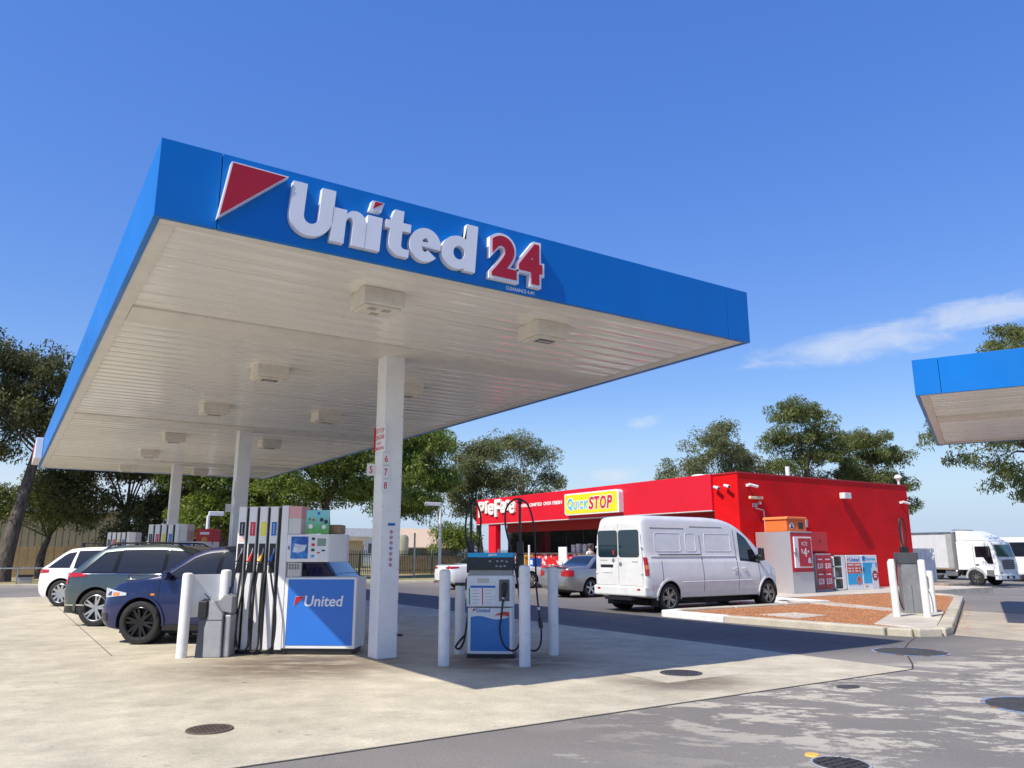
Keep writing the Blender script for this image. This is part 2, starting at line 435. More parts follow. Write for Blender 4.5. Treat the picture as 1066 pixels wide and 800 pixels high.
# forecourt slab: panels with open joints over a dark bed
slab = tag(bpy.data.objects.new('forecourt_slab', None), 'pale concrete slab of the forecourt under the big canopy', kind='structure'); COL.objects.link(slab)
JT = mat('joint_sealant', (.045, .035, .028), .8)
B('joint_bed', JT, slab, -40, 10.2, 6.05, 33, .001, .004)
def panel(x0, x1, y0, y1): B('concrete_panel', CONCRETE, slab, x0, x1, y0, y1, .0042, .009)
g_ = .009
panel(-40, 1.6 - g_, 13.34, 33); panel(-40, 10.19, 6.065, 13.34 - .0)
for a, b in ((13.36, 19.8), (19.815, 26.3), (26.315, 33)): panel(1.6 + g_, 10.19, a, b)
# paler square patch round the cover by the pump
B('repair_patch', concrete('concrete_patch', (.56, .50, .37), .2, False), slab, 6.75, 8.15, 7.02, 7.86, .0092, .011)

drive = MB().add([(14.95, 8.0, .004), (14.95, -14, .004), (21.35, -14, .004), (21.35, 11.1, .004)], [(0, 1, 2, 3)]).build('driveway_slab', CONCRETE_B)
tag(drive, 'stained tan concrete strip under the far right canopy', kind='structure')

# street and verge beyond the station
t = NT('dry_verge'); p = t.pos()
c = t.mix(t.ramp(t.noise(.6, 5, .7, p), .4, .62), (.44, .34, .17), (.20, .22, .075))
c = t.mix(1, c, t.ramp(t.noise(14, 4, .7, p), .3, .7, .7, 1.25), 'MULTIPLY')
c = t.mix(t.ramp(t.noise(.25, 4, .6, p), .55, .7, 0, .7), c, (.36, .25, .15))
t.base(c); t.set(Roughness=.95); t.bump(t.noise(30, 4, .7, p), .8, .04)
VERGE = t.m
vp = [(-70, 66), (-.3, 43.6), (19.2, 37.1), (21.0, 37.8), (34, 39), (70, 41), (140, 48), (600, 120), (600, 1300), (-600, 1300), (-600, 240)]
verge = MB().prism(vp, -.6, .10).build('verge', VERGE)
tag(verge, 'dry yellow grass and bare earth along the street', kind='structure')
kp = [(-70, 66), (-.3, 43.6), (19.2, 37.1), (21.0, 37.8), (34, 39), (70, 41)]
def strip(pts, w, z0, z1, name, m_, parent=None, bevel=0.):
    """kerb along a polyline (offset to the right of travel)"""
    L, Rr = [], []
    for i, q in enumerate(pts):
        a = Vector(pts[max(i - 1, 0)]); b = Vector(pts[min(i + 1, len(pts) - 1)]); d = (b - a).normalized(); n = Vector((d.y, -d.x))
        L.append(Vector(q)); Rr.append(Vector(q) + n * w)
    return MB().prism([tuple(v) for v in L] + [tuple(v) for v in Rr[::-1]], z0, z1).build(name, m_, parent, bevel=bevel)
k = strip(kp, .32, -.55, .13, 'street_kerb', CONCRETE_KERB, bevel=.02); tag(k, 'long pale concrete kerb along the dry verge', kind='structure')
k2 = MB().cbox((-.2 + 5.5, 41.34, .14), (5.0, .34, .012), R(-18.4)).build('kerb_paint', mat('kerb_white', (.78, .78, .75), .6, dirt=.25), k)

# ---------------------------------------------------------------- island with gravel bed
U_ = Vector((.898, .44)); V_ = Vector((.44, -.898))
isl = [(13.80, 14.12), (13.80, 13.75), (14.10, 8.9), (14.2, 8.5), (14.4, 8.27), (14.75, 8.2), (15.15, 8.32), (22.4, 11.95), (25.6, 13.42), (26.6, 14.3), (27.2, 15.6), (27.4, 16.4), (20.4, 16.4), (20.2, 14.35), (14.6, 14.35), (13.9, 14.30)]
t = NT('red_gravel'); p = t.pos()
vo = t.node('ShaderNodeTexVoronoi'); vo.inputs['Scale'].default_value = 28; t.link(p, vo.inputs['Vector'])
c = t.mix(vo.outputs['Color'], (.40, .16, .065), (.54, .26, .12))
c = t.mix(t.ramp(t.noise(9, 4, .7, p), .5, .7, 0, .6), c, (.27, .105, .05))
c = t.mix(t.ramp(t.noise(1.2, 4, .6, p), .55, .7, 0, .35), c, (.52, .34, .20))
t.base(c); t.set(Roughness=.95)
t.bump(vo.outputs['Distance'], 1.0, .03)
GRAVEL = t.m
bed = MB().prism(isl, -.05, .095).build('island_bed', GRAVEL); tag(bed, 'raised traffic island filled with red gravel', kind='structure')
WK = mat('kerb_white', (.78, .78, .75), .6)
def kerb_run(pts, name_):
    for i in range(len(pts) - 1):
        a, b = Vector(pts[i]), Vector(pts[i + 1]); d = b - a; L = d.length; n = max(1, int(L / 2.4 + .5))
        for q in range(n):
            p0 = a + d * (q / n); p1 = a + d * ((q + 1) / n); c = (p0 + p1) / 2
            white = c.x < 14.1 and c.y > 12.4 or (19.6 < c.x < 20.6 and c.y > 14)
            MB().cbox((0, 0, 0), ((p1 - p0).length - .012, .26, .2), 0).build('kerb_stone', WK if white else CONCRETE_KERB, bed, bevel=.035, seg=3, loc=(c.x, c.y, .045 + random.uniform(-.004, .004)), rot=(0, 0, math.atan2(d.y, d.x)))
kerb_run([(20.2, 14.35), (14.2, 14.35), (13.72, 14.25)], 'a')
kerb_run([(13.72, 14.25), (13.7, 12.3), (14.05, 8.75)], 'b')
kerb_run([(14.05, 8.75), (14.22, 8.35), (14.7, 8.16), (15.2, 8.3)], 'c')
kerb_run([(15.2, 8.3), (25.6, 13.42), (26.6, 14.3), (27.2, 15.6)], 'd')
kerb_run([(20.2, 14.35), (20.4, 16.3)], 'e')
# loose stones: scattered real pebbles on the bed
rng = np.random.default_rng(3)
def in_poly(x, y, P):
    r_ = False; j = len(P) - 1
    for i in range(len(P)):
        if (P[i][1] > y) != (P[j][1] > y) and x < (P[j][0] - P[i][0]) * (y - P[i][1]) / (P[j][1] - P[i][1]) + P[i][0]: r_ = not r_
        j = i
    return r_
def pebbles(name, poly, n, rmin, rmax, z, m_, box):
    m = MB()
    base = [(1, 0, 0), (-1, 0, 0), (0, 1, 0), (0, -1, 0), (0, 0, 1), (0, 0, -.4)]
    tri = [(0, 2, 4), (2, 1, 4), (1, 3, 4), (3, 0, 4), (2, 0, 5), (1, 2, 5), (3, 1, 5), (0, 3, 5)]
    k = 0
    while k < n:
        x, y = rng.uniform(box[0], box[1]), rng.uniform(box[2], box[3])
        if not in_poly(x, y, poly): continue
        r_ = rng.uniform(rmin, rmax); a = rng.uniform(0, 6.28); sx, sy, sz = rng.uniform(.7, 1.3, 3); k += 1
        m.add([(x + r_ * (sx * q[0] * math.cos(a) - sy * q[1] * math.sin(a)), y + r_ * (sx * q[0] * math.sin(a) + sy * q[1] * math.cos(a)), z + r_ * .6 * sz * q[2]) for q in base], tri)
    return m.build(name, m_)
isl_in = [(14.0, 13.9), (14.4, 8.7), (15.2, 8.6), (25.3, 13.6), (26.5, 15.4), (26.6, 16.2), (20.8, 16.2), (20.7, 14.1)]
pb = pebbles('gravel', isl_in, 9000, .012, .032, .1, GRAVEL, (13.8, 26.8, 8.4, 16.4)); tag(pb, 'loose red brown gravel spread over the island bed', kind='stuff')
spill = pebbles('spilled_gravel', [(15.0, 7.9), (16.0, 8.25), (24.5, 12.5), (24.4, 12.75), (15.3, 8.2), (14.9, 8.0)], 150, .008, .02, .004, GRAVEL, (14.8, 24.6, 7.6, 12.8)); tag(spill, 'scattered red gravel and leaf litter along the outer kerb', kind='stuff')
# paths over the island
MB().prism([(14.9, 12.4), (14.72, 11.2), (15.95, 11.35), (16.05, 12.3)], .096, .110).build('stepping_slab', CONCRETE_PATH, bed)
MB().prism([(20.45, 15.7), (20.5, 14.9), (19.2, 11.55), (18.4, 11.2), (18.55, 12.0), (19.75, 15.7)], .096, .108).build('cross_path', CONCRETE_PATH, bed)
fp = MB().prism([(20.7, 16.42), (34, 16.42), (34, 19.08), (22.35, 19.08), (22.2, 40), (20.9, 40), (20.7, 38)], -.4, .12).build('footpath', CONCRETE_PATH, bevel=.015)
tag(fp, 'pale concrete footpath round the red shop', kind='structure')
pl_ = MB().prism([(14.75, 9.45), (14.55, 8.45), (15.2, 8.45), (19.2, 10.45), (18.6, 11.3)], .096, .125).build('pump_plinth', CONCRETE_PATH, bed, bevel=.01)

# ---------------------------------------------------------------- covers and drains
IRON = mat('cast_iron', (.075, .07, .066), .6, .5, var=.2, vscale=9, bump=.4, bscale=90)
RUST = mat('rusty_iron', (.12, .085, .06), .75, .2, var=.25, vscale=9, bump=.4)
BLUE_DASH = mat('blue_dash', (.22, .31, .48), .6, var=.15, vscale=6, dirt=.4)
BRICK_D = mat('brick_dash', (.30, .14, .07), .8, var=.15, vscale=6, dirt=.3)
TARPATCH = mat('tar_patch', (.05, .05, .048), .85, var=.25, vscale=6, bump=.4)
def cover(x, y, r, label, z=.009, m_=IRON, ring=None, rings=0):
    th_ = thing('manhole_cover', label, 'manhole cover', (x, y, z))
    MB().lathe([(0, .0035), (r * .97, .0035), (r, .0)], 40).build('lid', m_, th_)
    MB().lathe([(r * 1.005, .0), (r * 1.01, .005), (r * 1.10, .005), (r * 1.11, 0)], 40).build('frame', ring or IRON, th_)
    m = MB()
    n = max(4, int(r / .028))
    for i in range(n):
        yy = -r * .86 + 2 * r * .86 * i / (n - 1); hw = math.sqrt(max(0, (r * .9) ** 2 - yy * yy))
        if hw > .02: m.box(-hw, hw, yy - r * .022, yy + r * .022, .003, .010); m.box(yy - r * .02, yy + r * .02, -hw, hw, .003, .009)
    m.build('ribs', m_, th_)
    return th_
d1 = thing('drain_grate', 'small rusty oval drain grate in the pale concrete foreground', 'drain', (1.71, 7.42, .009))
MB().lathe([(0, .002), (.17, .002), (.18, 0)], 32).build('sump', DARK, d1)
m = MB()
for i in range(9):
    yy = -.15 + .3 * i / 8; hw = math.sqrt(.17 ** 2 - yy * yy); m.box(-hw, hw, yy - .009, yy + .009, .002, .009)
    xx = yy; m.box(xx - .006, xx + .006, -hw, hw, .002, .008)
m.build('bars', RUST, d1); MB().lathe([(.165, .0), (.168, .01), (.195, .01), (.2, 0)], 32).build('rim', RUST, d1)
cover(7.42, 7.47, .24, 'dark round cover in the paler square patch near the pump', .0112, mat('cover_purple', (.07, .065, .075), .6, var=.15))
cover(5.29, 3.76, .19, 'small ribbed manhole cover at the bottom edge of the picture', .003, IRON, mat('cover_ring', (.35, .36, .37), .6, dirt=.3))
yc = MB().lathe([(0, .014), (.05, .013), (.058, 0)], 24).build('survey_cap', mat('cap_yellow', (.72, .45, .09), .6, dirt=.2), loc=(5.32, 4.02, .002)); tag(yc, 'small yellow round cap beside the ribbed manhole cover', 'cap')
def tank_cover(x, y, r, label):
    th_ = thing('tank_cover', label, 'tank cover', (x, y, .003))
    MB().lathe([(0, .006), (r, .006), (r * 1.01, 0)], 48).build('lid', TARPATCH, th_)
    n = 36
    d = MB(); 
    sh = None
    for i in range(n):
        a0 = 2 * PI * (i + .06) / n; a1 = 2 * PI * (i + .94) / n; bl = i % 4 != 3
        if bl: a0 -= 0; 
        q = [(rr * math.cos(a), rr * math.sin(a)) for rr, a in ((r * 1.02, a0), (r * 1.11, a0), (r * 1.11, a1), (r * 1.02, a1))]
        if random.random() < .8: MB().prism(q, 0, .004).build('dash', BLUE_DASH if bl else BRICK_D, th_)
tank_cover(11.95, 7.10, .50, 'large round tank cover with painted blue dashes by the island kerb')
tank_cover(8.85, 3.98, .46, 'large round tank cover with blue dashes cut by the right edge')
mp = MB().lathe([(0, .003), (.12, .003), (.125, 0)], 20).build('tar_patch', TARPATCH, loc=(8.3, 5.72, .002)); tag(mp, 'small dark tar patch beside the slab edge', kind='structure'); mp.scale = (1.3, .9, 1)
cj = MB().tube([(10.28, 6.1, .001), (10.7, 6.35, .001), (11.3, 6.75, .001), (12.0, 7.25, .001), (13.0, 7.75, .001), (14.0, 8.2, .001)], .012, 5).build('crack', JT); tag(cj, 'crack in the asphalt filled with leaf litter by the kerb corner', kind='structure'); cj.scale = (1, 1, .3)
# ================================================================ canopies
t = NT('soffit_sheet'); p = t.pos()
c = t.mix(1, (.82, .785, .72), t.ramp(t.noise(.5, 4, .6, p), .3, .7, .95, 1.03), 'MULTIPLY')
t.b.inputs['Specular IOR Level'].default_value = .8
c = t.mix(t.ramp(t.noise(3.5, 5, .7, p), .66, .85, 0, .12), c, (.45, .38, .29))
t.base(c); t.set(Roughness=t.ramp(t.noise(1.1, 3, .6, p), .3, .7, .11, .20))
t.bump(t.noise(1.0, 1, .4, t.mapping(p, (.9, 1.2, 1))), .35, .05)
SOFFIT_WHITE = t.m
TRIM = mat('soffit_trim', (.70, .665, .60), .45, var=.07, dirt=.15)
DIRTY = mat('dirty_white', (.70, .66, .58), .5, var=.08, vscale=6, dirt=.3)

def letter(ch, m_, parent, x0, x1, z0, z1, y=0., depth=.10, bold=.058, name='letter'):
    return text(name, ch, m_, parent, (x0, y, z0), (x1 - x0, z1 - z0), depth, bold)
def glyph_mesh(loops, depth):
    bm = bmesh.new(); es = []
    for lp_ in loops:
        vs = [bm.verts.new((x, 0, z)) for x, z in lp_]
        es += [bm.edges.new((vs[i], vs[(i + 1) % len(vs)])) for i in range(len(vs))]
    bmesh.ops.triangle_fill(bm, use_beauty=True, edges=es)
    bmesh.ops.dissolve_limit(bm, angle_limit=R(1), verts=bm.verts, edges=bm.edges)
    bmesh.ops.recalc_face_normals(bm, faces=bm.faces)
    r = bmesh.ops.extrude_face_region(bm, geom=bm.faces[:])
    for v in [g for g in r['geom'] if isinstance(g, bmesh.types.BMVert)]: v.co.y -= depth
    bmesh.ops.recalc_face_normals(bm, faces=bm.faces)
    me = bpy.data.meshes.new('letter'); bm.to_mesh(me); bm.free(); return me
def ell(cx, cz, rx, rz, a0, a1, n=20): return [(cx + rx * math.cos(R(a0 + (a1 - a0) * k / n)), cz + rz * math.sin(R(a0 + (a1 - a0) * k / n))) for k in range(n + 1)]
def glyph(ch, w, h, s):
    """heavy rounded sans outlines, w x h metres, stroke s"""
    m = w / 2
    if ch == 'U': return [[(0, h), (s, h)] + ell(m, m * .98, m - s, m * .98 - s * .9, 180, 360, 18) + [(w - s, h), (w, h)] + ell(m, m * 1.0, m, m * 1.0, 0, -180, 26)]
    if ch == 'n': return [[(0, 0), (0, h * .97), (s, h * .97), (s, h * .86)] + ell(s + (w - s) * .42, h * .62, (w - s) * .58, h * .38, 115, 0, 16) + [(w, 0), (w - s, 0)] + ell(w - s - (w - 2 * s) * .5, h * .58, (w - 2 * s) * .5, h * .2, 0, 180, 12) + [(s, 0)]]
    if ch == 'i': return [[(0, 0), (w, 0), (w, h), (0, h)]]
    if ch == 't':
        x0 = w * .18; return [[(x0, h * .74), (0, h * .74), (0, h * .56), (x0, h * .56)] + ell(x0 + s * 1.02, s * 1.02, s * 1.02, s * 1.02, 180, 275, 12) + [(w, .0), (w, h * .17)] + ell(x0 + s * 1.25, h * .25, s * .25, h * .08, 270, 180, 6) + [(x0 + s, h * .56), (w, h * .56), (w, h * .74), (x0 + s, h * .74), (x0 + s, h), (x0 + s * .25, h)]]
    if ch == 'e':
        rx, rz = w / 2, h / 2; ix, iz = rx - s, rz - s * .78
        out = [(w, rz * .86)] + ell(rx, rz, rx, rz, 0, 318, 44) + ell(rx, rz, ix * 1.0, iz, 318, 192, 14) + [(s * .98, rz * .86)]
        return [out, [(rx - ix * .92, rz * 1.16)] + ell(rx, rz, ix, iz, 165, 15, 14) + [(rx + ix * .92, rz * 1.16)]]
    if ch == 'd':
        xh = h * .70; rx = (w - s * .25) / 2; rz = xh / 2
        bowl = ell(rx, rz, rx, rz, 62, 298, 30)
        return [[(w - s, h), (w - s, xh * .93)] + bowl + [(w - s, 0), (w, 0), (w, h)], ell(rx + s * .12, rz, (w - 2 * s) / 2 * .98, rz - s * .80, 0, 345, 22)]
def triangle_logo(parent, x0, z0, w, h, y, depth, front=None):
    """red triangle with a white edge, the long point to the right"""
    tri = [(x0 + w * .14, z0 + h), (x0 + w, z0 + h * .985), (x0, z0)]
    MB().prism(tri, y - depth, y, 'Y').build('logo_edge', WHITE_SIGN, parent)
    cx, cz = sum(q[0] for q in tri) / 3, sum(q[1] for q in tri) / 3
    k = .93
    return MB().prism([(cx + (a - cx) * k, cz + (b - cz) * k) for a, b in tri], y - depth - .006, y - depth + .002, 'Y').build('logo_triangle', RED_SIGN, parent)

def canopy(name, label, W, D, origin, rz, cols, lights, beams, joints_f, z0=4.5, z1=5.277):
    c = thing(name, label, 'canopy', origin, rz)
    th_ = .06; gp = .004
    edges = [0] + joints_f + [W]
    for a, b in zip(edges[:-1], edges[1:]):
        B('fascia_panel', BLUE, c, a + (gp if a else 0), b - (gp if b < W else 0), 0, th_, z0, z1, .004)
        B('fascia_panel', BLUE, c, a + (gp if a else 0), b - (gp if b < W else 0), D - th_, D, z0, z1, .004)
    n = max(2, int(D / 3.0)); 
    for i in range(n):
        a, b = th_ + (D - 2 * th_) * i / n, th_ + (D - 2 * th_) * (i + 1) / n
        B('fascia_panel', BLUE, c, 0, th_, a + .003, b - .003, z0, z1, .004)
        B('fascia_panel', BLUE, c, W - th_, W, a + .003, b - .003, z0, z1, .004)
    B('fascia_backing', DARK, c, th_ - .02, th_ + .012, th_, D - th_, z0 + .04, z1 - .02)
    B('fascia_backing', DARK, c, W - th_ - .012, W - th_ + .02, th_, D - th_, z0 + .04, z1 - .02)
    B('fascia_backing', DARK, c, th_ + .013, W - th_ - .013, th_ - .02, th_ + .012, z0 + .04, z1 - .02)
    B('roof', mat('roof_sheet', (.45, .46, .46), .5, .3), c, th_ + .013, W - th_ - .013, th_ + .013, D - th_ - .013, z1 - .22, z1 - .16)
    # soffit: edge trims and pans
    e = .16
    for x0, x1, y0, y1 in ((th_, W - th_, th_, th_ + e), (th_, W - th_, D - th_ - e, D - th_), (th_, th_ + e, th_ + e, D - th_ - e), (W - th_ - e, W - th_, th_ + e, D - th_ - e)):
        B('soffit_trim', TRIM, c, x0 + .002, x1 - .002, y0 + .002, y1 - .002, z0 + .012, z0 + .05, .004)
    pw = .33; xa, xb = th_ + e, W - th_ - e
    prof = [(pw * k / 14, -.013 * (.5 - .5 * math.cos(2 * PI * k / 14)) ** .8) for k in range(15)]
    pm_ = MB(); nseg = 10
    pm_.add([(xa + (xb - xa) * j / nseg, q[0], q[1]) for j in range(nseg + 1) for q in prof], [(j * len(prof) + i, (j + 1) * len(prof) + i, (j + 1) * len(prof) + i + 1, j * len(prof) + i + 1) for j in range(nseg) for i in range(len(prof) - 1)])
    me = pm_.mesh('soffit_panel', 80)
    y = th_ + e
    while y < D - th_ - e - .02:
        inst(me, 'soffit_panel', SOFFIT_WHITE, c, (0, y, z0 + .048), (random.uniform(-.004, .004), random.uniform(-.0004, .0004), 0))
        y += pw
    for yb in beams:
        B('beam_cover', TRIM, c, xa + .003, xb - .003, yb - .36, yb + .36, z0 + .004, z0 + .06, .004)
    for cx_, cy_ in cols:
        col = MB().box(cx_ - .16, cx_ + .16, cy_ - .16, cy_ + .16, .0, z0 + .025).build('column', COLUMN_PAINT, c, bevel=.012)
        rv = MB()
        for k in range(9):
            for dx in (-.135, .135): rv.cyl((cx_ + dx, cy_ - .159, .35 + .46 * k), (cx_ + dx, cy_ - .166, .35 + .46 * k), .008, n=8)
        rv.build('rivets', STEEL, col)
        B('base_grout', mat('base_grout', (.30, .24, .18), .9), col, cx_ - .175, cx_ + .175, cy_ - .175, cy_ + .175, .0, .018)
    return c

CX0, CY0, CW, CD = .825, 7.213, 8.046, 25.117
main = canopy('main_canopy', 'big blue edged canopy with white ribbed ceiling and raised lettering', CW, CD, (CX0, CY0, 0), 0,
              [(4.867 - CX0, 10.95 - CY0), (4.867 - CX0, 19.85 - CY0), (4.867 - CX0, 28.75 - CY0)], None, [10.62 - CY0, 19.52 - CY0, 28.42 - CY0], [1.375 - CX0, 8.42 - CX0])
# raised lettering on the front
def sx_(x): return x - CX0
lt = [('U', 2.03, 2.475, 4.60, 5.15), ('n', 2.47, 2.84, 4.60, 4.985), ('ı', 2.845, 3.01, 4.60, 4.98), ('t', 3.05, 3.345, 4.60, 5.12), ('e', 3.345, 3.72, 4.60, 4.99), ('d', 3.735, 4.175, 4.60, 5.165)]
for ch, a, b, z0, z1 in lt:
    me_ = glyph_mesh(glyph('i' if ch == 'ı' else ch, b - a, z1 - z0, .145), .075)
    me_.transform(Matrix(((1, 0, .07, 0), (0, 1, 0, 0), (0, 0, 1, 0), (0, 0, 0, 1))))
    inst(me_, 'letter', WHITE_SIGN, main, (sx_(a) - .02, 0, z0))
dot = MB().prism([(sx_(2.865), 5.04), (sx_(2.995), 5.04), (sx_(3.03), 5.155), (sx_(2.895), 5.155)], -.075, 0, 'Y').build('letter_dot', WHITE_SIGN, main)
MB().prism([(sx_(2.925), 5.147), (sx_(3.02), 5.147), (sx_(2.90), 5.06)], -.081, -.073, 'Y').build('dot_corner', RED_SIGN, dot)
for ch, a, b in (('2', 4.345, 4.755), ('4', 4.72, 5.125)):
    lo_ = letter(ch, WHITE_SIGN, main, sx_(a), sx_(b), 4.585, 5.165, 0, .07, .085, 'numeral_edge')
    letter(ch, RED_SIGN, lo_, .035, b - a - .035, .035, .545, -.0685, .012, .045, 'numeral')
triangle_logo(main, sx_(1.355), 4.575, .64, .60, 0, .09)
text('clearance_text', 'CLEARANCE 4.4M', WHITE_SIGN, main, (sx_(4.62), 0, 4.515), (.40, .042), .003, .01)
# square sign on the far end of the left edge
es = B('edge_sign', WHITE_SIGN, main, -.22, -.002, 21.9, 24.3, 4.52, 5.19, .02)
MB().prism([(22.2, 5.12), (24.1, 5.12), (24.1, 4.62)], -.228, -.215, 'X').build('sign_triangle', RED_SIGN, es)
# lamp boxes under the ceiling
LGLASS = mat('lamp_glass', (.10, .10, .10), .15, var=.1)
def lamp_box(x, y, label, open_=False):
    l = thing('ceiling_lamp', label, 'ceiling lamp', (x, y, 4.545), 0, 'lamps under the main canopy')
    B('housing', DIRTY, l, -.26, .26, -.24, .24, -.20, 0, .012)
    fr = B('frame', DIRTY, l, -.22, .22, -.19, .19, -.225, -.2005, .006)
    if open_:
        for a, b in ((-.1, -.09), (.08, -.09), (-.0, .09)): B('cell', mat('lamp_cell', (.40, .36, .31), .4), fr, a - .05, a + .05, b - .045, b + .045, -.229, -.2252)
    else:
        B('glass', LGLASS, fr, -.13, .13, -.10, .06, -.229, -.2252)
        B('tube', mat('lamp_tube', (.55, .55, .52), .3), fr, -.09, .09, -.04, -.01, -.236, -.2295)
ll = [(3.46, 8.27, 'white square lamp box nearest the lettering, in front of the first column', True), (5.91, 8.27, 'white square lamp box under the right half of the canopy front', False),
      (3.46, 12.75, 'white lamp box left of the first column, behind the first ceiling beam', False), (5.95, 12.75, 'white lamp box half hidden behind the first column', False),
      (3.44, 16.70, 'white lamp box left of centre, third from the lettering', False), (5.75, 16.40, 'white lamp box right of centre, third row from the front', False),
      (3.49, 21.5, 'white lamp box just past the second column, left row', False), (5.92, 21.3, 'white lamp box just past the second column, right row', False),
      (3.46, 25.4, 'white lamp box far left, last but one in its row', False), (3.46, 30.2, 'white lamp box at the far end, left of the third column', False), (5.9, 30.2, 'white lamp box at the far end, right of the third column', False)]
for x, y, lab, op in ll: lamp_box(x, y, lab, op)
cb = MB().tube([(3.40, 15.6, 4.53), (2.95, 15.4, 4.49), (2.5, 15.0, 4.53)], .008, 6).build('cable', WHITE_SIGN); tag(cb, 'white loose cable hanging from the canopy ceiling', 'cable')

# signs on the first column
def column_signs():
    x0, y0 = 4.707, 10.79
    s = thing('notice_plate', 'white notice plate with red print on the left of the first column', 'sign', (x0 - .003, y0 + .02, 0), 0)
    B('plate', PAPER, s, -.006, 0, -.1, .27, 3.00, 3.42)
    def side_text(st, z, h, y1, y2):
        me = text_mesh(st, (abs(y2 - y1), h), .001, .01).copy(); me.materials.clear(); me.materials.append(RED_TXT)
        inst(me, 'print', RED_TXT, s, (-.0065, y1, z), (0, 0, R(-90)))
    side_text('STOP', 3.30, .07, .24, -.06); side_text('ENGINE', 3.20, .07, .24, -.06); side_text('NO', 3.12, .05, .2, .05); side_text('SMOKING', 3.04, .05, .24, -.06)
    B('flag', RED_TXT, s, -.035, -.0065, .262, .27, 3.02, 3.40)
    for ch, z, lab in (('6', 2.80, 'white plate with red 6, top of three on the first column'), ('7', 2.60, 'white plate with red 7, middle of three on the first column'), ('8', 2.40, 'white plate with red 8, lowest of three on the first column')):
        q = thing('number_plate', lab, 'number sign', (x0 - .002, y0 - .004, z), 0)
        B('plate', PAPER, q, -.02, .105, -.022, -.014, 0, .185); B('spacer', DARK, q, .01, .06, -.014, 0, .05, .12)
        text('numeral', ch, RED_TXT, q, (.018, -.0222, .04), (.05, .105), .001, .02)
    q = thing('number_plate', 'white plate with red 5 jutting from the left of the first column', 'number sign', (x0, y0 + .3, 2.66), 0)
    B('plate', PAPER, q, -.13, 0, -.006, 0, 0, .185); text('numeral', '5', RED_TXT, q, (-.09, -.0062, .04), (.05, .105), .001, .02)
    st = thing('safety_sticker', 'tall white strip of small warning symbols on the first column', 'sticker', (4.80, 10.79, 1.28), 0)
    B('strip', PAPER, st, .03, .125, -.003, -.0005, 0, .60)
    B('header', BLUE_TXT, st, .02, .135, -.0035, -.0008, .62, .66)
    for k in range(7):
        z = .05 + .08 * k
        a = MB().lathe([(.020, -.004), (.028, -.004), (.028, -.0031), (.020, -.0031), (.020, -.004)], 18, (.078, 0, z), 'Y').build('ring', RED_TXT if k != 3 else NAVY, st)
        MB().cbox((.078, -.0038, z), (.02, .0012, .024)).build('symbol', NAVY, st)
    st2 = thing('notice_plate', 'small white notice plates on the left of the second column', 'sign', (4.70, 19.72, 0), 0)
    B('plate', PAPER, st2, -.006, 0, -.0, .24, 2.85, 3.25); B('plate', PAPER, st2, -.13, 0, .255, .262, 2.5, 2.7); B('plate', PAPER, st2, -.007, 0, .0, .11, 2.45, 2.62)
column_signs()

# second canopy, turned, at the right edge
canB = canopy('far_right_canopy', 'sunlit light blue edged canopy cut by the right edge', 25.0, 8.4, (14.7, 8.07, 0), 0, [(3.6, 4.2), (12.5, 4.2), (21.4, 4.2)], None, [3.6], [.45, 12.5], z1=5.215)
canB.rotation_euler = (0, 0, math.atan2(-.898, .44))
canB.location = (14.7, 8.07, 0)
# ================================================================ bollards, pumps and the things between them
bol_me = MB().lathe([(.078, 0), (.078, 1.17), (.072, 1.205), (.05, 1.22), (0, 1.224)], 24).mesh('bollard', 40)
def bollard(x, y, label, h=1.22, z=.009, tilt=(0, 0), group='white bollards'):
    o = inst(bol_me, 'bollard', BOLLARD_W, None, (x, y, z), (tilt[0], tilt[1], 0), (1, 1, h / 1.224))
    return tag(o, label, 'bollard', group)
NOZ = {'black': BLACK_PL, 'red': mat('nozzle_red', (.62, .02, .03), .35), 'yellow': mat('nozzle_yellow', (.85, .42, .02), .35), 'blue': mat('nozzle_blue', (.03, .16, .48), .35)}
LABM = {'black': mat('label_black', (.02, .025, .045), .4), 'red': mat('label_red', (.60, .02, .05), .4), 'yellow': mat('label_yellow', (.80, .74, .02), .4), 'blue': mat('label_blue', (.03, .15, .52), .4)}
PUMP_WHITE = mat('pump_white', (.80, .80, .79), .35, var=.03, dirt=.07)
t = NT('poster_blue'); o_ = t.obj()
sp = t.node('ShaderNodeSeparateXYZ'); t.link(o_, sp.inputs[0])
t.base(t.mix(t.ramp(t.noise(7, 4, .6, o_), .35, .7), (.01, .07, .36), (.05, .28, .70))); t.set(Roughness=.3); POSTER_BLUE = t.m
t = NT('poster_green'); o_ = t.obj(); sp = t.node('ShaderNodeSeparateXYZ'); t.link(o_, sp.inputs[0])
t.base(t.mix(t.ramp(sp.outputs[2], 1.80, 2.12), t.mix(t.noise(14, 4, .6, o_), (.04, .24, .05), (.16, .50, .12)), (.22, .58, .62))); t.set(Roughness=.35); POSTER_GREEN = t.m

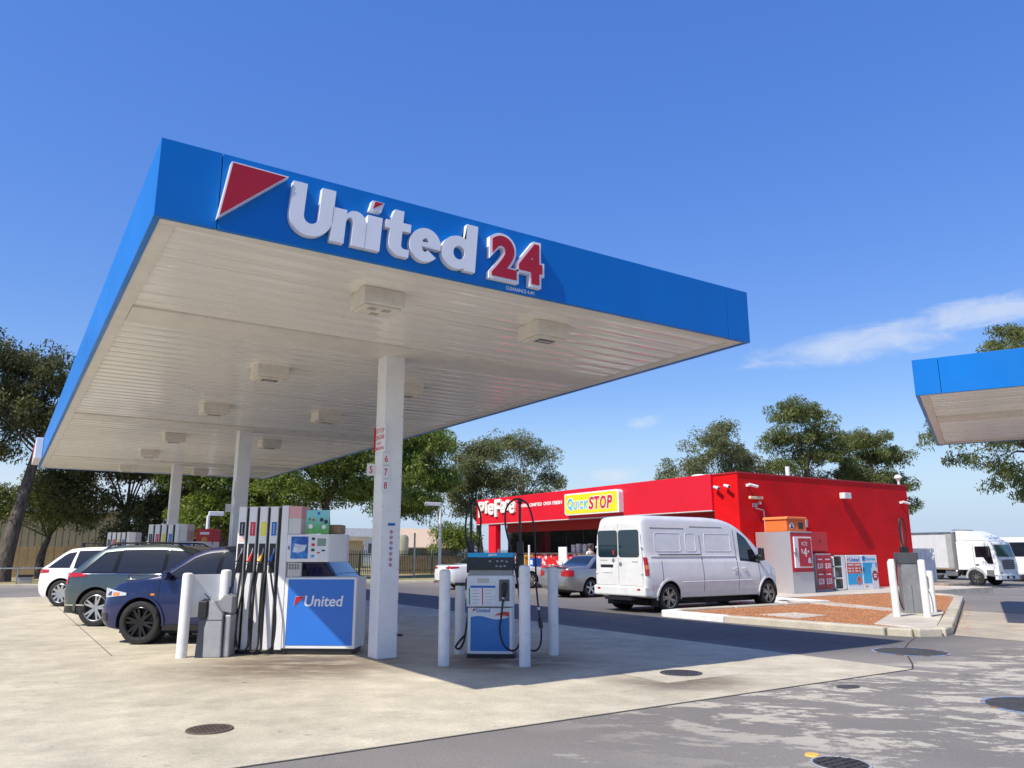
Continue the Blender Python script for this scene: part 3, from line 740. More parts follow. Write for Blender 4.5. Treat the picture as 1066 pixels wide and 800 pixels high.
def nozzle(parent, x, z, mt):
    n = MB().tube([(x + .028, -.03, z + .10), (x + .012, -.05, z + .03), (x - .005, -.06, z - .03)], [.012, .022, .030], 8).build('nozzle', mt, parent, smooth=50)
    MB().tube([(x + .035, -.02, z + .17), (x + .032, -.03, z + .12), (x + .026, -.035, z + .09)], [.010, .012, .014], 8).build('spout', STEEL, n, smooth=50)
    MB().tube([(x - .005, -.06, z - .02), (x - .03, -.085, z - .035), (x - .035, -.08, z - .075), (x, -.055, z - .085)], .007, 6).build('trigger_guard', BLACK_PL, n)
    return n
def far_end(p_):
    ca = MB().box(.805, 1.93, 0, .58, .085, 1.13).build('cabinet', PUMP_WHITE, p_, bevel=.014); B('blue_panel', BLUE_PANEL, ca, .86, 1.885, -.008, -.0005, .135, 1.10, .003)
    return p_
def fuel_pump(loc, label, number, detail=True, first=False):
    p_ = thing('fuel_pump', label, 'fuel pump', loc, R(-37), 'fuel pumps in a row under the main canopy')
    B('plinth', BLACK_PL, p_, .03, 1.88, .03, .56, 0, .075)
    B('hose_column_core', BLACK_PL, p_, .02, .70, .035, .40, .075, 2.19)
    cols = ['black', 'red', 'yellow', 'blue']
    for i, cn in enumerate(cols):
        x0 = .17 * i; w = .122
        po = MB().box(x0, x0 + w, 0, .42, .065, 2.21).build('hose_post', PUMP_WHITE, p_, bevel=.006)
        lb = B('fuel_label', LABM[cn], po, x0 + .03, x0 + w - .012, -.004, -.0005, 1.76, 1.97)
        for k in range(5): B('print', PAPER, lb, x0 + .062, x0 + .072, -.0048, -.0042, 1.79 + .032 * k, 1.80 + .032 * k + .012)
        if i == 0: B('hazard_label', mat('hazard_label', (.75, .55, .50), .5), po, x0 + .03, x0 + w - .012, -.004, -.0005, 1.67, 1.75)
        B('nozzle_boot', BLACK_PL, po, x0 + .02, x0 + w - .008, -.006, -.0006, 1.20, 1.64)
        nozzle(p_, x0 + .065, 1.40, NOZ[cn])
        if detail:
            a_, b_, w_ = ((.055, .10, -.13), (.055, .135, -.09), (.05, .12, -.05), (.055, -.02, .17))[i]
            xb, xe = x0 + a_, x0 + b_; lo = .05 + .015 * (i % 2)
            pts = arc([(xb, -.05, 1.33), (xb + w_ * .35, -.075, 1.05), (xb + w_ * .9, -.10, .65), (xb + w_, -.12, .32), (xb + w_ * .7 + .02, -.135, .12), ((xb + xe) / 2 + w_ * .3, -.14, lo), (xe + (.03 if w_ < 0 else .05), -.13, .13), (xe + .02, -.11, .5), (xe + .0, -.06, .95), (xe - .0, -.0, 1.22)], 5)
            MB().tube(pts, .0155, 7).build('hose', BLACK_RUB, p_, smooth=60)
    mp_ = MB().box(.69, .80, 0, .42, .065, 2.225).build('main_post', PUMP_WHITE, p_, bevel=.008)
    B('backlit_panel', mat('panel_pink', (.72, .38, .38), .4, var=.05) if first else mat('panel_grey', (.62, .62, .60), .4, var=.05), p_, .803, 1.0, .01, .40, 2.03, 2.215, .004)
    B('backlit_panel_lower', mat('panel_grey', (.62, .62, .60), .4, var=.05), p_, .803, 1.0, .01, .40, 1.785, 2.028, .004)
    hd = MB().prism([(.803, -.01), (1.47, -.01), (1.66, .30), (1.66, .44), (.803, .44)], 1.36, 1.78).build('display_head', PUMP_WHITE, p_, bevel=.012)
    B('sales_poster', POSTER_BLUE, hd, .87, 1.14, -.016, -.0105, 1.41, 1.745)
    MB().prism([(.90, 1.51), (.99, 1.50), (1.09, 1.53), (1.12, 1.62), (1.03, 1.62), (.93, 1.64)], -.019, -.0162, 'Y').build('pictured_bag', mat('bag_white', (.55, .62, .72), .5, var=.25, vscale=16), hd)
    if number: text('pump_number', number, BLACK_PL, hd, (.822, -.0105, 1.545), (.035, .07), .002, .01)
    fpz = B('control_plate', mat('control_plate', (.72, .74, .76), .35), hd, 1.17, 1.455, -.016, -.0105, 1.395, 1.755)
    B('screen', mat('lcd_green', (.20, .30, .25), .15), hd, 1.285, 1.42, -.02, -.0162, 1.60, 1.715)
    for k, (mx, zz) in enumerate(((NAVY, 1.69), (RED_TXT, 1.60), (BLACK_PL, 1.52), (SKYBLUE, 1.43))): B('button_label', mx, hd, 1.195, 1.245, -.0195, -.0162, zz, zz + .04)
    B('card_slot', RED_TXT, hd, 1.285, 1.33, -.0195, -.0162, 1.49, 1.51); B('card_slot', NAVY, hd, 1.36, 1.41, -.0195, -.0162, 1.52, 1.545)
    if not first: return far_end(p_)
    B('top_poster', POSTER_GREEN, p_, 1.085, 1.45, .0, .02, 1.785, 2.15)
    for a, zz, mm, s_ in ((1.16, 1.9, PAPER, .035), (1.20, 2.0, RED_TXT, .02), (1.14, 2.01, GREEN_PR, .022), (1.33, 2.0, NAVY, .03), (1.40, 1.97, NAVY, .032), (1.37, 1.89, PAPER, .032), (1.28, 2.10, BLUE_TXT, .022)):
        MB().cyl((a, -.004, zz), (a, -.0005, zz), s_, n=14).build('poster_print', mm, p_)
    B('printer_box', mat('printer_tan', (.30, .21, .13), .5, var=.1), p_, 1.30, 1.60, .14, .42, 1.79, 1.93, .02)
    kp_ = B('keypad_plate', mat('keypad_plate', (.55, .54, .51), .5), p_, .83, 1.04, .005, .06, 1.14, 1.35, .004)
    for r_ in range(2):
        for q in range(4): B('key', GREY_PL, kp_, .85 + .045 * q, .875 + .045 * q, .0, .006, 1.25 + .045 * r_, 1.285 + .045 * r_)
    ca = MB().box(.805, 1.93, 0, .58, .085, 1.13).build('cabinet', PUMP_WHITE, p_, bevel=.014)
    B('blue_panel', BLUE_PANEL, ca, .86, 1.885, -.008, -.0005, .135, 1.10, .003)
    triangle_logo(ca, .965, .705, .17, .145, -.008, .003)
    x = 1.14
    text('brand_text', 'United', WHITE_SIGN, ca, (1.13, -.0085, .70), (.60, .16), .003, .016, shear=.12)
    return p_
fuel_pump((3.1, 12.62, .009), 'nearest fuel pump with blue United cabinet, four hose posts and green poster', '6', True, True)
fuel_pump((3.1, 21.52, .009), 'fuel pump behind the grey green car, with a red box beside it', None)
fuel_pump((3.1, 30.42, .009), 'farthest fuel pump behind the roofs of the parked cars', None, False)
rb = thing('merchandise_bin', 'red drinks merchandise box on the pump island behind the grey green car', 'box', (4.15, 20.95, .009), R(-37))
B('stand', PUMP_WHITE, rb, .0, .40, .05, .42, 0, 1.70, .01); bx_ = B('box', RED_TXT, rb, -.02, .42, 0, .45, 1.70, 2.10, .02)
MB().lathe([(.0, -.004), (.075, -.004), (.075, 0)], 20, (.2, -.0, 1.83), 'Y').build('round_badge', mat('badge_gold', (.55, .30, .05), .5, var=.3, vscale=20), bx_)
MB().box(.08, .32, -.004, 0, 1.96, 2.02).build('print', PAPER, bx_)
for i_, (px_, py_, lb_) in enumerate(((4.75, 21.9, 'grey drinks cabinet beyond the red box under the canopy'),)):
    sh = thing('drinks_cabinet', lb_, 'cabinet', (px_, py_, .009), R(-37)); B('body', GREY_LT, sh, 0, 1.1, 0, .5, 0, 1.45, .02); B('top', BLACK_PL, sh, -.02, 1.12, -.02, .52, 1.452, 1.56, .02); B('door', BLACK_PL, sh, .05, 1.05, -.012, -.001, .15, 1.35)

# squeegee and bin station with its guard panel
bollard(2.42, 12.60, 'white bollard in front left of the grey bin near the nearest pump', 1.21)
bollard(2.98, 12.64, 'white bollard behind the grey bin, holding the white panel', 1.25)
gp_ = B('white_board', mat('guard_panel', (.70, .71, .72), .45, dirt=.1), None, 0, .47, -.006, .006, .55, 1.17, .002); gp_.location = (2.50, 12.64, .02); gp_.rotation_euler = (0, 0, R(3)); tag(gp_, 'white flat board fixed between two bollards behind the grey bin', 'board')
sb = thing('service_bin', 'slim grey rubbish bin and squeegee station beside the nearest pump', 'bin', (2.58, 12.46, .009), R(-33))
BG = mat('bin_grey', (.36, .37, .38), .38, .3, var=.10, vscale=6, dirt=.25); BD = mat('bin_dark', (.03, .035, .055), .4, var=.15)
MB().prism([(.0, 0), (.03, .55), (.0, .70), (.02, .80), (.10, .84), (.22, .80), (.36, .62), (.37, .0)], 0, .32, 'Y').build('body', BG, sb, bevel=.015)
MB().prism([(-.003, .0), (.028, .55), (-.004, .70), (.015, .80), (.09, .84), (.145, .83), (.15, .62), (.10, .42), (.11, 0)], -.006, -.0005, 'Y').build('dark_flap', BD, sb)
B('chute', BLACK_PL, sb, .0, .13, -.03, -.0065, .56, .80, .02)
B('bucket', BG, sb, .375, .47, .05, .34, 0, .60, .02)
MB().prism([(.24, .66), (.47, .62), (.47, .86), (.36, .90), (.27, .80)], .06, .28, 'Y').build('squeegee_holder', mat('holder_grey', (.25, .26, .27), .4), sb, bevel=.012)
MB().tube([(.16, .0, .82), (.10, -.03, .90), (.07, -.03, .91)], .008, 6).build('squeegee_handle', BLACK_PL, sb)
MB().tube([(.40, .10, .86), (.41, .08, 1.0)], .008, 6).build('squeegee_handle', BLACK_PL, sb)
MB().box(.02, .36, -.004, -.0007, .525, .533).build('seam', DARK, sb)

# LPG pump
lp = thing('gas_pump', 'old blue and white gas pump with two hose masts, among four bollards', 'gas pump', (5.88, 10.24, .009), R(-38))
LPW = mat('lpg_white', (.72, .75, .76), .4, var=.05, dirt=.14)
B('base', BLACK_PL, lp, .0, .70, .0, .34, 0, .055)
lower = B('lower_cabinet', LPW, lp, .01, .67, 0, .34, .055, .705, .012)
wave = [(.055, .10), (.625, .10), (.625, .575)] + [(.625 - .57 * k / 16, .575 - .03 * math.sin(k / 16 * 2 * PI * .9) - .02 * (k / 16)) for k in range(1, 17)]
MB().prism(wave, -.005, -.0005, 'Y').build('blue_panel', mat('lpg_blue', (.02, .18, .50), .35, var=.05), lower)
sw = [(.625, .58), (.625, .645), (.55, .65), (.47, .63), (.40, .595), (.50, .60), (.56, .595)]
MB().prism(sw, -.0062, -.0006, 'Y').build('red_swoosh', mat('swoosh_red', (.60, .06, .05), .4), lower)
triangle_logo(lower, .085, .645, .06, .045, -.0, .003); text('brand_text', 'United', BLUE_TXT, lower, (.145, -.0006, .64), (.20, .055), .003, .015, shear=.12)
mid = B('meter_cabinet', LPW, lp, -.005, .685, -.03, .33, .72, 1.165, .012)
B('plate', mat('meter_plate', (.50, .50, .46), .4, .3), mid, .15, .33, -.034, -.0305, 1.06, 1.125)
B('price_header', BLUE_TXT, mid, .05, .42, -.034, -.0305, .99, 1.02)
ns_ = B('notice_sheet', PAPER, mid, .05, .42, -.0335, -.0305, .745, .985)
B('green_bar', GREEN_PR, ns_, .03, .048, -.0345, -.0310, .75, .985); B('red_bar', RED_TXT, ns_, .225, .24, -.0345, -.0310, .75, .985)
for k in range(5):
    B('print_line', mat('print_grey', (.35, .36, .38), .6), ns_, .08, .08 + .09 + .02 * (k % 2), -.0342, -.0336, .77 + .045 * k, .777 + .045 * k)
    B('print_line', mat('print_grey', (.35, .36, .38), .6), ns_, .27, .27 + .10 + .02 * (k % 3), -.0342, -.0336, .77 + .045 * k, .777 + .045 * k)
B('nozzle_recess', mat('recess_grey', (.10, .105, .11), .4), mid, .475, .63, -.036, -.0305, .80, 1.11, .003)
nz_ = MB().tube([(.56, -.05, 1.06), (.555, -.07, 1.0), (.55, -.075, .93), (.545, -.06, .86)], [.03, .042, .034, .022], 10).build('nozzle', BLACK_PL, mid, smooth=60)
MB().tube([(.545, -.06, .87), (.54, -.065, .83)], .02, 10).build('coupling', STEEL, nz_)
B('neck', mat('neck_grey', (.30, .30, .28), .45), lp, .02, .67, .01, .31, 1.165, 1.245)
hdp = B('display_header', mat('header_dark', (.012, .018, .03), .25), lp, .0, .69, -.015, .32, 1.245, 1.425, .008)
for k, (a, zz) in enumerate(((.32, 1.36), (.43, 1.36), (.50, 1.365), (.57, 1.355), (.42, 1.29), (.48, 1.285), (.54, 1.29))): B('digit', mat('digit_grey', (.28, .31, .34), .4), hdp, a, a + .035, -.0165, -.0152, zz, zz + .022)
top_ = B('blue_strip', SKYBLUE, lp, .0, .69, -.018, .32, 1.427, 1.495, .006)
text('strip_text', 'gas', WHITE_SIGN, top_, (.31, -.0182, 1.443), (.13, .035), .002, .03)
for q in (.12, .45, .64): MB().cyl((q, .15, 1.493), (q, .15, 1.545), .014, n=8).build('roof_bolt', WHITE_METAL, lp)
for x_, dirn in ((.03, -1), (.775, 1)):
    ma = B('mast', BLACK_PL, lp, x_ - .018, x_ + .018, .12, .17, 1.10 if dirn > 0 else 1.35, 2.25)
    B('clamp', BLACK_PL, ma, x_ - .05, x_ + .05, .10, .20, 1.46, 1.66, .01); B('bracket', BLACK_PL, ma, x_ - .06, x_ + .06, .08, .22, 1.13, 1.46, .008) if dirn > 0 else B('bracket', BLACK_PL, ma, x_ - .055, x_ + .03, .08, .22, 1.20, 1.46, .008)
    MB().cyl((x_, .12, 2.25), (x_, .17, 2.25), .04, n=10).build('roller', BLACK_PL, ma)
MB().tube(arc([(.02, .10, 1.45), (-.045, .08, 1.75), (-.03, .08, 2.08), (.03, .10, 2.27), (.12, .12, 2.22), (.18, .12, 2.0), (.15, .14, 1.6), (.13, .15, 1.46)]), .0145, 8).build('hose', BLACK_RUB, lp, smooth=60)
MB().tube(arc([(.54, -.065, .84), (.52, -.12, .6), (.50, -.16, .4), (.57, -.20, .2), (.70, -.19, .13), (.79, -.16, .25), (.80, -.10, .6), (.76, -.04, 1.0), (.69, .02, 1.35), (.63, .05, 1.6), (.56, .08, 1.9), (.57, .10, 2.15), (.68, .12, 2.28), (.775, .14, 2.30)]), .0145, 8).build('hose', BLACK_RUB, lp, smooth=60)
MB().tube(arc([(.775, .14, 2.30), (.90, .18, 2.2), (.98, .22, 1.9), (1.0, .25, 1.5), (1.01, .26, 1.0), (1.05, .25, .6), (1.08, .24, .35), (1.06, .2, .16), (.98, .16, .09), (.86, .1, .14), (.76, .08, .3)]), .0135, 8).build('hose', BLACK_RUB, lp, smooth=60)
MB().cyl((1.055, .248, .55), (1.078, .242, .40), .032, n=10).build('breakaway_coupling', BLACK_PL, lp); MB().cyl((1.04, .252, .70), (1.045, .25, .66), .02, n=8).build('hose_clip', WHITE_METAL, lp)
MB().tube(arc([(-.02, .30, .62), (-.05, .28, .4), (-.08, .25, .2), (-.14, .24, .10), (-.2, .25, .12), (-.16, .27, .19), (-.06, .3, .3)]), .016, 8).build('hose', BLACK_RUB, lp, smooth=60)
bollard(5.24, 9.75, 'white bollard front left of the gas pump', 1.27); sbol = bollard(6.03, 10.72, 'shorter dark topped bollard behind left of the gas pump', 1.03)
bollard(6.12, 9.08, 'white bollard front right of the gas pump', 1.33); bollard(7.14, 9.82, 'white bollard behind right of the gas pump, apart from it', 1.28)
MB().cyl((0, 0, 1.19), (0, 0, 1.24), .081, n=20).build('cap_band', BLACK_PL, sbol)

# traffic cone stack / barrier behind the first column
bc = thing('safety_barrier', 'red and white striped cone behind the first column', 'cone', (6.22, 13.75, .009), 0)
m = MB().prism([(-.17, .03), (.17, .03), (.06, .95), (-.06, .95)], -.1, .1, 'Y'); m.build('body', PAPER, bc, bevel=.02)
for z0, z1 in ((.30, .52), (.66, .86)):
    f = lambda z: .17 - .11 * (z - .03) / .92 + .004
    MB().prism([(-f(z0), z0), (f(z0), z0), (f(z1), z1), (-f(z1), z1)], -.105, .105, 'Y').build('stripe', mat('cone_red', (.30, .03, .03), .6, dirt=.3), bc)
B('foot', BLACK_RUB, bc, -.2, .2, -.2, .2, 0, .03)

# diesel pump on the island
dp = thing('diesel_pump', 'grey steel pump with dark top and hose mast on the gravel island', 'pump', (17.72, 10.55, .125), R(-38))
DST = mat('pump_steel', (.34, .35, .35), .45, .6, var=.15, dirt=.25)
MB().prism([(0, 0), (.40, 0), (.39, .75), (.37, 1.12), (.03, 1.12), (.01, .75)], 0, .26, 'Y').build('cabinet', DST, dp, bevel=.012)
B('display_head', mat('head_dark', (.07, .075, .085), .4), dp, -.03, .42, -.02, .28, 1.12, 1.37, .01)
B('seam', DARK, dp, .20, .208, -.003, -.0005, .02, .62); B('plinth', DARK, dp, .03, .37, .02, .24, -.0, .05)
B('mast', GREY_PL, dp, .12, .165, .10, .15, 1.37, 2.14); B('clamp', BLACK_PL, dp, .08, .26, .06, .18, 1.37, 1.5)
MB().tube(arc([(.15, .06, 1.42), (.09, .05, 1.7), (.09, .05, 2.0), (.14, .07, 2.17), (.22, .09, 2.1), (.24, .09, 1.8), (.21, .1, 1.45)]), .016, 7).build('hose', BLACK_RUB, dp, smooth=60)
MB().tube(arc([(-.03, .1, 1.2), (-.09, .06, .9), (-.1, .04, .5), (-.06, .04, .2), (.0, .05, .08)]), .014, 7).build('hose', BLACK_RUB, dp, smooth=60)
MB().tube(arc([(.40, .1, 1.1), (.5, .06, .8), (.5, .04, .4), (.42, .04, .2)]), .014, 7).build('hose', BLACK_RUB, dp, smooth=60)
g2 = 'white bollards round the island pump'
bollard(16.70, 10.14, 'white bollard front left of the island pump', 1.20, .125, (0, R(-1.5)), g2); bollard(18.1, 10.98, 'white bollard back left of the island pump', 1.22, .125, (0, R(-1)), g2)
bollard(17.2, 9.74, 'white bollard front right of the island pump', 1.22, .125, (0, R(-1)), g2); bollard(18.6, 10.38, 'greyish bollard back right of the island pump', .95, .125, (0, 0), g2)
# ================================================================ the red shop
t = NT('shop_red_wall'); p = t.pos()
mp_ = t.mapping(p, (1, 1, 1))
br = t.node('ShaderNodeTexBrick'); br.inputs['Scale'].default_value = 1.0
cmbx = t.node('ShaderNodeCombineXYZ'); spx = t.node('ShaderNodeSeparateXYZ'); t.link(p, spx.inputs[0])
t.link(t.math('ADD', spx.outputs[0], spx.outputs[1]), cmbx.inputs[0]); t.link(spx.outputs[2], cmbx.inputs[1])
t.link(cmbx.outputs[0], br.inputs['Vector'])
br.inputs['Brick Width'].default_value = .40; br.inputs['Row Height'].default_value = .20; br.inputs['Mortar Size'].default_value = .006; br.inputs['Mortar Smooth'].default_value = .6
t.b.inputs['Specular IOR Level'].default_value = .12
c = t.mix(1, (.68, .008, .010), t.ramp(t.noise(.7, 5, .6, p), .3, .7, .88, 1.10), 'MULTIPLY')
c = t.mix(t.ramp(t.noise(2.5, 6, .7, t.mapping(p, (1.5, 1.5, .35))), .52, .78, 0, .4), c, (.40, .02, .02))
t.base(c); t.set(Roughness=.55)
t.bump(t.math('SUBTRACT', t.math('MULTIPLY', t.noise(30, 3, .6, p), .25), br.outputs['Fac']), .7, .008)
SHOP_RED = t.m
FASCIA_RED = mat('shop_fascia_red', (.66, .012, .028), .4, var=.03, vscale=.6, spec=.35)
RED_TRIM = mat('shop_trim_red', (.42, .012, .014), .5)
SX, SY, SX2, SY2, SH = 22.27, 19.12, 33.2, 37.6, 4.40
shop = thing('red_shop', 'low red painted service station shop with yellow sign on its front', 'shop', (0, 0, 0))
def S(n, m_, *b, bevel=0.): return B(n, m_, shop, *b, bevel=bevel)
S('side_wall', SHOP_RED, SX, SX2, SY, SY + .25, 0, SH - .06)
S('pilaster', SHOP_RED, SX + .001, SX + .9, SY + .252, 20.3, 0, SH - .06)
S('back_wall', SHOP_RED, SX2 - .25, SX2 - .001, SY + .252, SY2, 0, SH - .06)
S('end_wall', SHOP_RED, 24.3, SX2 - .252, SY2 - .25, SY2 - .001, 0, SH - .06)
S('roof', mat('roof_grey', (.40, .40, .39), .6), SX + .9, SX2 - .252, SY + .252, SY2 - .252, 3.75, 3.85)
# parapet capping
S('capping', RED_TRIM, SX - .03, SX2 + .03, SY - .03, SY + .28, SH - .058, SH)
S('capping', RED_TRIM, SX2 - .28, SX2 + .03, SY + .283, SY2 + .03, SH - .058, SH)
S('capping', RED_TRIM, SX - .03, SX + .93, SY + .283, 20.3, SH - .058, SH)
# front fascia box with its soffit
S('front_fascia', FASCIA_RED, SX - .10, SX + .25, 20.31, SY2 + .05, 3.06, SH + .0, bevel=.01)
S('fascia_drip', mat('drip_white', (.62, .60, .58), .5), SX - .105, SX + .2, 20.32, SY2 + .04, 3.025, 3.058)
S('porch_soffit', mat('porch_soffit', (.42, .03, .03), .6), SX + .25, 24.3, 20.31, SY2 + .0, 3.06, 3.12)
S('porch_roof', mat('roof_grey', (.40, .40, .39), .6), SX + .252, 24.3, 20.31, SY2, 3.6, 3.65)
S('porch_column', FASCIA_RED, SX - .02, SX + .30, 35.75, 36.5, .12, 3.024, bevel=.01)
S('porch_column', FASCIA_RED, SX - .0, SX + .30, 24.2, 24.75, .12, 3.024, bevel=.01)
# recessed shop front
XF = 24.0
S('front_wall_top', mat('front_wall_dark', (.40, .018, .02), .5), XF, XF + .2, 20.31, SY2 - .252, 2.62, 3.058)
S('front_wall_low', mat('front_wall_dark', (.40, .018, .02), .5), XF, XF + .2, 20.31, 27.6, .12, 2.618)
S('interior_back', mat('shop_interior', (.05, .045, .045), .8), 28.2, 28.3, 20.4, SY2 - .3, .1, 3.05)
S('interior_floor', mat('shop_floor', (.14, .13, .12), .5), XF + .2, 28.2, 20.4, SY2 - .3, .12, .13)
for i in range(7):
    a = 27.62 + i * (37.3 - 27.62) / 7; b = 27.62 + (i + 1) * (37.3 - 27.62) / 7
    w = S('window', mat('alu_dark', (.05, .05, .055), .35, .4), XF, XF + .07, a + .002, a + .05, 1.52, 2.616)
    B('pane', mat('shop_glass', (.018, .02, .022), .04, var=.05, coat=.4), w, XF + .03, XF + .042, a + .052, b - .0, 1.52, 2.616)
    if i == 3: B('menu_board', mat('menu_board', (.06, .06, .065), .4), w, XF + .25, XF + .28, a, b, 2.0, 2.55)
# counter front with red and white printed pattern
t = NT('counter_print'); p = t.pos()
vo = t.node('ShaderNodeTexVoronoi', feature='F1'); vo.inputs['Scale'].default_value = 2.6; t.link(p, vo.inputs['Vector'])
ringm = t.math('MULTIPLY', t.ramp(vo.outputs['Distance'], .34, .30), t.ramp(vo.outputs['Distance'], .12, .17))
blob = t.ramp(t.noise(5, 3, .5, p), .58, .60)
t.base(t.mix(t.math('MAXIMUM', ringm, t.math('MULTIPLY', blob, .9)), (.62, .02, .025), (.80, .74, .72))); t.set(Roughness=.4)
S('counter', t.m, 23.55, XF + .1, 27.7, 37.3, .12, 1.46)
S('counter_top', mat('counter_top', (.10, .10, .10), .3), 23.45, XF + .15, 27.65, 37.35, 1.462, 1.515)
# door bay and posters right of the counter
S('door_frame', mat('alu_dark', (.05, .05, .055), .35, .4), XF - .05, XF - .002, 25.0, 27.0, .12, 2.5)
S('door_glass', GLASS_DK, XF - .065, XF - .052, 25.1, 26.9, .2, 2.4)
S('wall_poster', mat('poster_mix', (.45, .20, .10), .5, var=.6, vscale=5), XF - .02, XF - .003, 27.05, 27.55, 1.5, 2.35)
S('wall_poster', mat('poster_pink', (.62, .22, .35), .5, var=.5, vscale=5), XF - .08, XF - .066, 25.6, 26.2, 1.3, 2.1)
for i, (yy, hh, mm) in enumerate(((29.3, .42, 'a'), (29.7, .40, 'b'), (30.2, .42, 'c'), (30.6, .38, 'd'))):
    q = tag(B('menu_stand', mat('stand_white', (.62, .62, .64), .4, var=.4, vscale=9), None, 23.6, 23.75, yy, yy + .28, 1.516, 1.516 + hh), '%s white menu stand on the shop counter' % ('leftmost', 'second', 'third', 'rightmost')[3 - i], 'menu stand', 'menu stands on the counter')
tray = MB().lathe([(0, 0), (.35, 0), (.4, .06), (.36, .07), (.0, .05)], 20).build('blue_tray', SKYBLUE, None, loc=(23.75, 28.35, 1.516)); tag(tray, 'blue round tray on the shop counter', 'tray'); tray.scale = (.6, 1.3, 1)

# front lettering: raised on the fascia, the front looks to -X, words run towards -Y
XS = SX - .10
def front_text(name, s, m_, parent, y_left, z, w, h, depth, bold=0., shear=0.):
    me = text_mesh(s, (w, h), depth, bold, shear).copy(); me.materials.clear(); me.materials.append(m_)
    return inst(me, name, m_, parent, (XS, y_left, z), (0, 0, R(-90)))
PW = mat('sign_cream', (.80, .79, .72), .35, dirt=.06)
word = [('P', 37.30, 3.42, .62, .86), ('i', 36.62, 3.62, .26, .68), ('e', 36.32, 3.52, .62, .62), ('F', 35.62, 3.40, .62, .92), ('a', 35.02, 3.58, .46, .60), ('c', 34.60, 3.68, .42, .56), ('e', 34.22, 3.52, .56, .64)]
for ch, y, z, w, h in word: front_text('letter', ch, PW, shop, y, z, w, h, .10, .028)
for k_, wd_ in enumerate(('HAND', 'CRAFTED', 'OVEN', 'FRESH')): front_text('tagline_word', wd_, PW, shop, (33.15, 32.40, 31.16, 30.42)[k_], 3.78, (.62, 1.10, .62, .76)[k_], .17, .02, .03)
qs = MB()
def rrect(x0, x1, z0, z1, r, corners=(1, 1, 1, 1)):
    P = []
    for k, (cx_, cz_, a0) in enumerate(((x1, z1, 0), (x0, z1, 90), (x0, z0, 180), (x1, z0, 270))):
        rr = r if corners[k] else .01
        cx2 = cx_ - rr if k in (0, 3) else cx_ + rr; cz2 = cz_ - rr if k in (0, 1) else cz_ + rr
        P += [(cx2 + rr * math.cos(R(a0 + i * 15)), cz2 + rr * math.sin(R(a0 + i * 15))) for i in range(7)]
    return P
q = thing('shop_sign', 'yellow QUICKSTOP sign with white rim on the red shop front', 'sign', (XS - .002, 29.12, 3.2), R(-90))
MB().prism(rrect(0, 3.84, 0, .98, .16, (1, 0, 1, 0)), -.26, 0, 'Y').build('rim_box', WHITE_SIGN, q)
MB().prism(rrect(.06, 3.74, .05, .92, .14, (1, 0, 1, 0)), -.27, -.255, 'Y').build('face', YELLOW, q)
LB = mat('quick_blue', (.10, .45, .72), .35); SR_ = mat('stop_red', (.62, .02, .06), .35)
x = .24
for ch, w, h, mm, z in (('Q', .42, .56, LB, .20), ('U', .28, .36, LB, .25), ('I', .10, .36, LB, .25), ('C', .28, .36, LB, .25), ('K', .32, .36, LB, .25), ('S', .36, .56, SR_, .20), ('T', .36, .56, SR_, .20), ('O', .42, .56, SR_, .20), ('P', .38, .56, SR_, .20)):
    lo_ = text('letter_edge', ch, WHITE_SIGN, q, (x - .03, -.27, z - .03), (w + .06, h + .06), .008, .07, shear=.15)
    text('letter', ch, mm, lo_, (.03, -.008, .03), (w, h), .006, .035, shear=.15)
    x += w + .035

# things on the shop wall and roof
def cctv(label, loc, rz, tilt=-.25):
    c = thing('security_camera', label, 'camera', loc, rz, 'security cameras on the shop')
    B('bracket', WHITE_METAL, c, -.04, .04, -.10, 0, -.05, .05); MB().cyl((0, -.10, 0), (0, -.16, .0), .03, n=10).build('arm', WHITE_METAL, c)
    b = MB().cyl((-.05, -.15, .02), (.05 + .22, -.28, -.06), .055, n=14).build('camera_body', WHITE_METAL, c, smooth=50)
    MB().cyl((.05 + .222, -.281, -.061), (.05 + .235, -.289, -.065), .045, n=14).build('lens', GLASS_DK, b)
cctv('security camera on the side wall by the front corner', (22.75, SY - .001, 3.92), 0); cctv('right camera of the pair on the shop front pillar', (SX, 19.55, 3.90), R(-90)); cctv('left camera of the pair on the shop front pillar', (SX, 20.05, 3.88), R(-90)); cctv('security camera at the far end of the side wall', (32.6, SY - .001, 3.62), 0)
fl = thing('flood_light', 'white box flood light high on the red side wall', 'light', (28.45, SY - .001, 3.62), 0)
B('box', WHITE_METAL, fl, -.22, .22, -.30, -.05, 0, .24, .02); B('bracket', WHITE_METAL, fl, -.1, .1, -.05, 0, .05, .2); B('glass', LGLASS, fl, -.18, .18, -.27, -.08, -.006, -.0005)
bt = thing('batten_light', 'pale strip light on pipes beside the front corner of the shop', 'light', (23.05, SY - .001, 3.30), 0)
B('tube', mat('batten_cream', (.70, .58, .36), .4), bt, -.3, .38, -.16, -.05, .12, .22, .01); MB().tube([(.45, -.04, .26), (.45, -.04, -.25)], .015, 6).build('conduit', RED_TRIM, bt); B('junction_box', GREY_LT, bt, -.05, .1, -.1, 0, -.17, -.03)
MB().tube([(.05, -.04, -.2), (.45, -.04, -.26), (.5, -.04, -.3), (.52, -.04, -1.15)], .02, 6).build('pipe', WHITE_METAL, bt); B('bracket', mat('batten_cream', (.70, .58, .36), .4), bt, .24, .34, -.1, 0, -.06, .04)
MB().tube([(-.15, -.04, .17), (.45, -.04, .26)], .012, 6).build('conduit_upper', RED_TRIM, bt)
rv = thing('roof_vent', 'cream round roof vent on the red shop', 'vent', (25.2, 23.7, 3.85)); MB().lathe([(.2, 0), (.2, .72)], 20).build('stack', PW, rv); MB().lathe([(.0, 1.0), (.3, .96), (.42, .86), (.42, .76), (.3, .70), (.2, .70)], 24).build('dome', PW, rv, smooth=50)
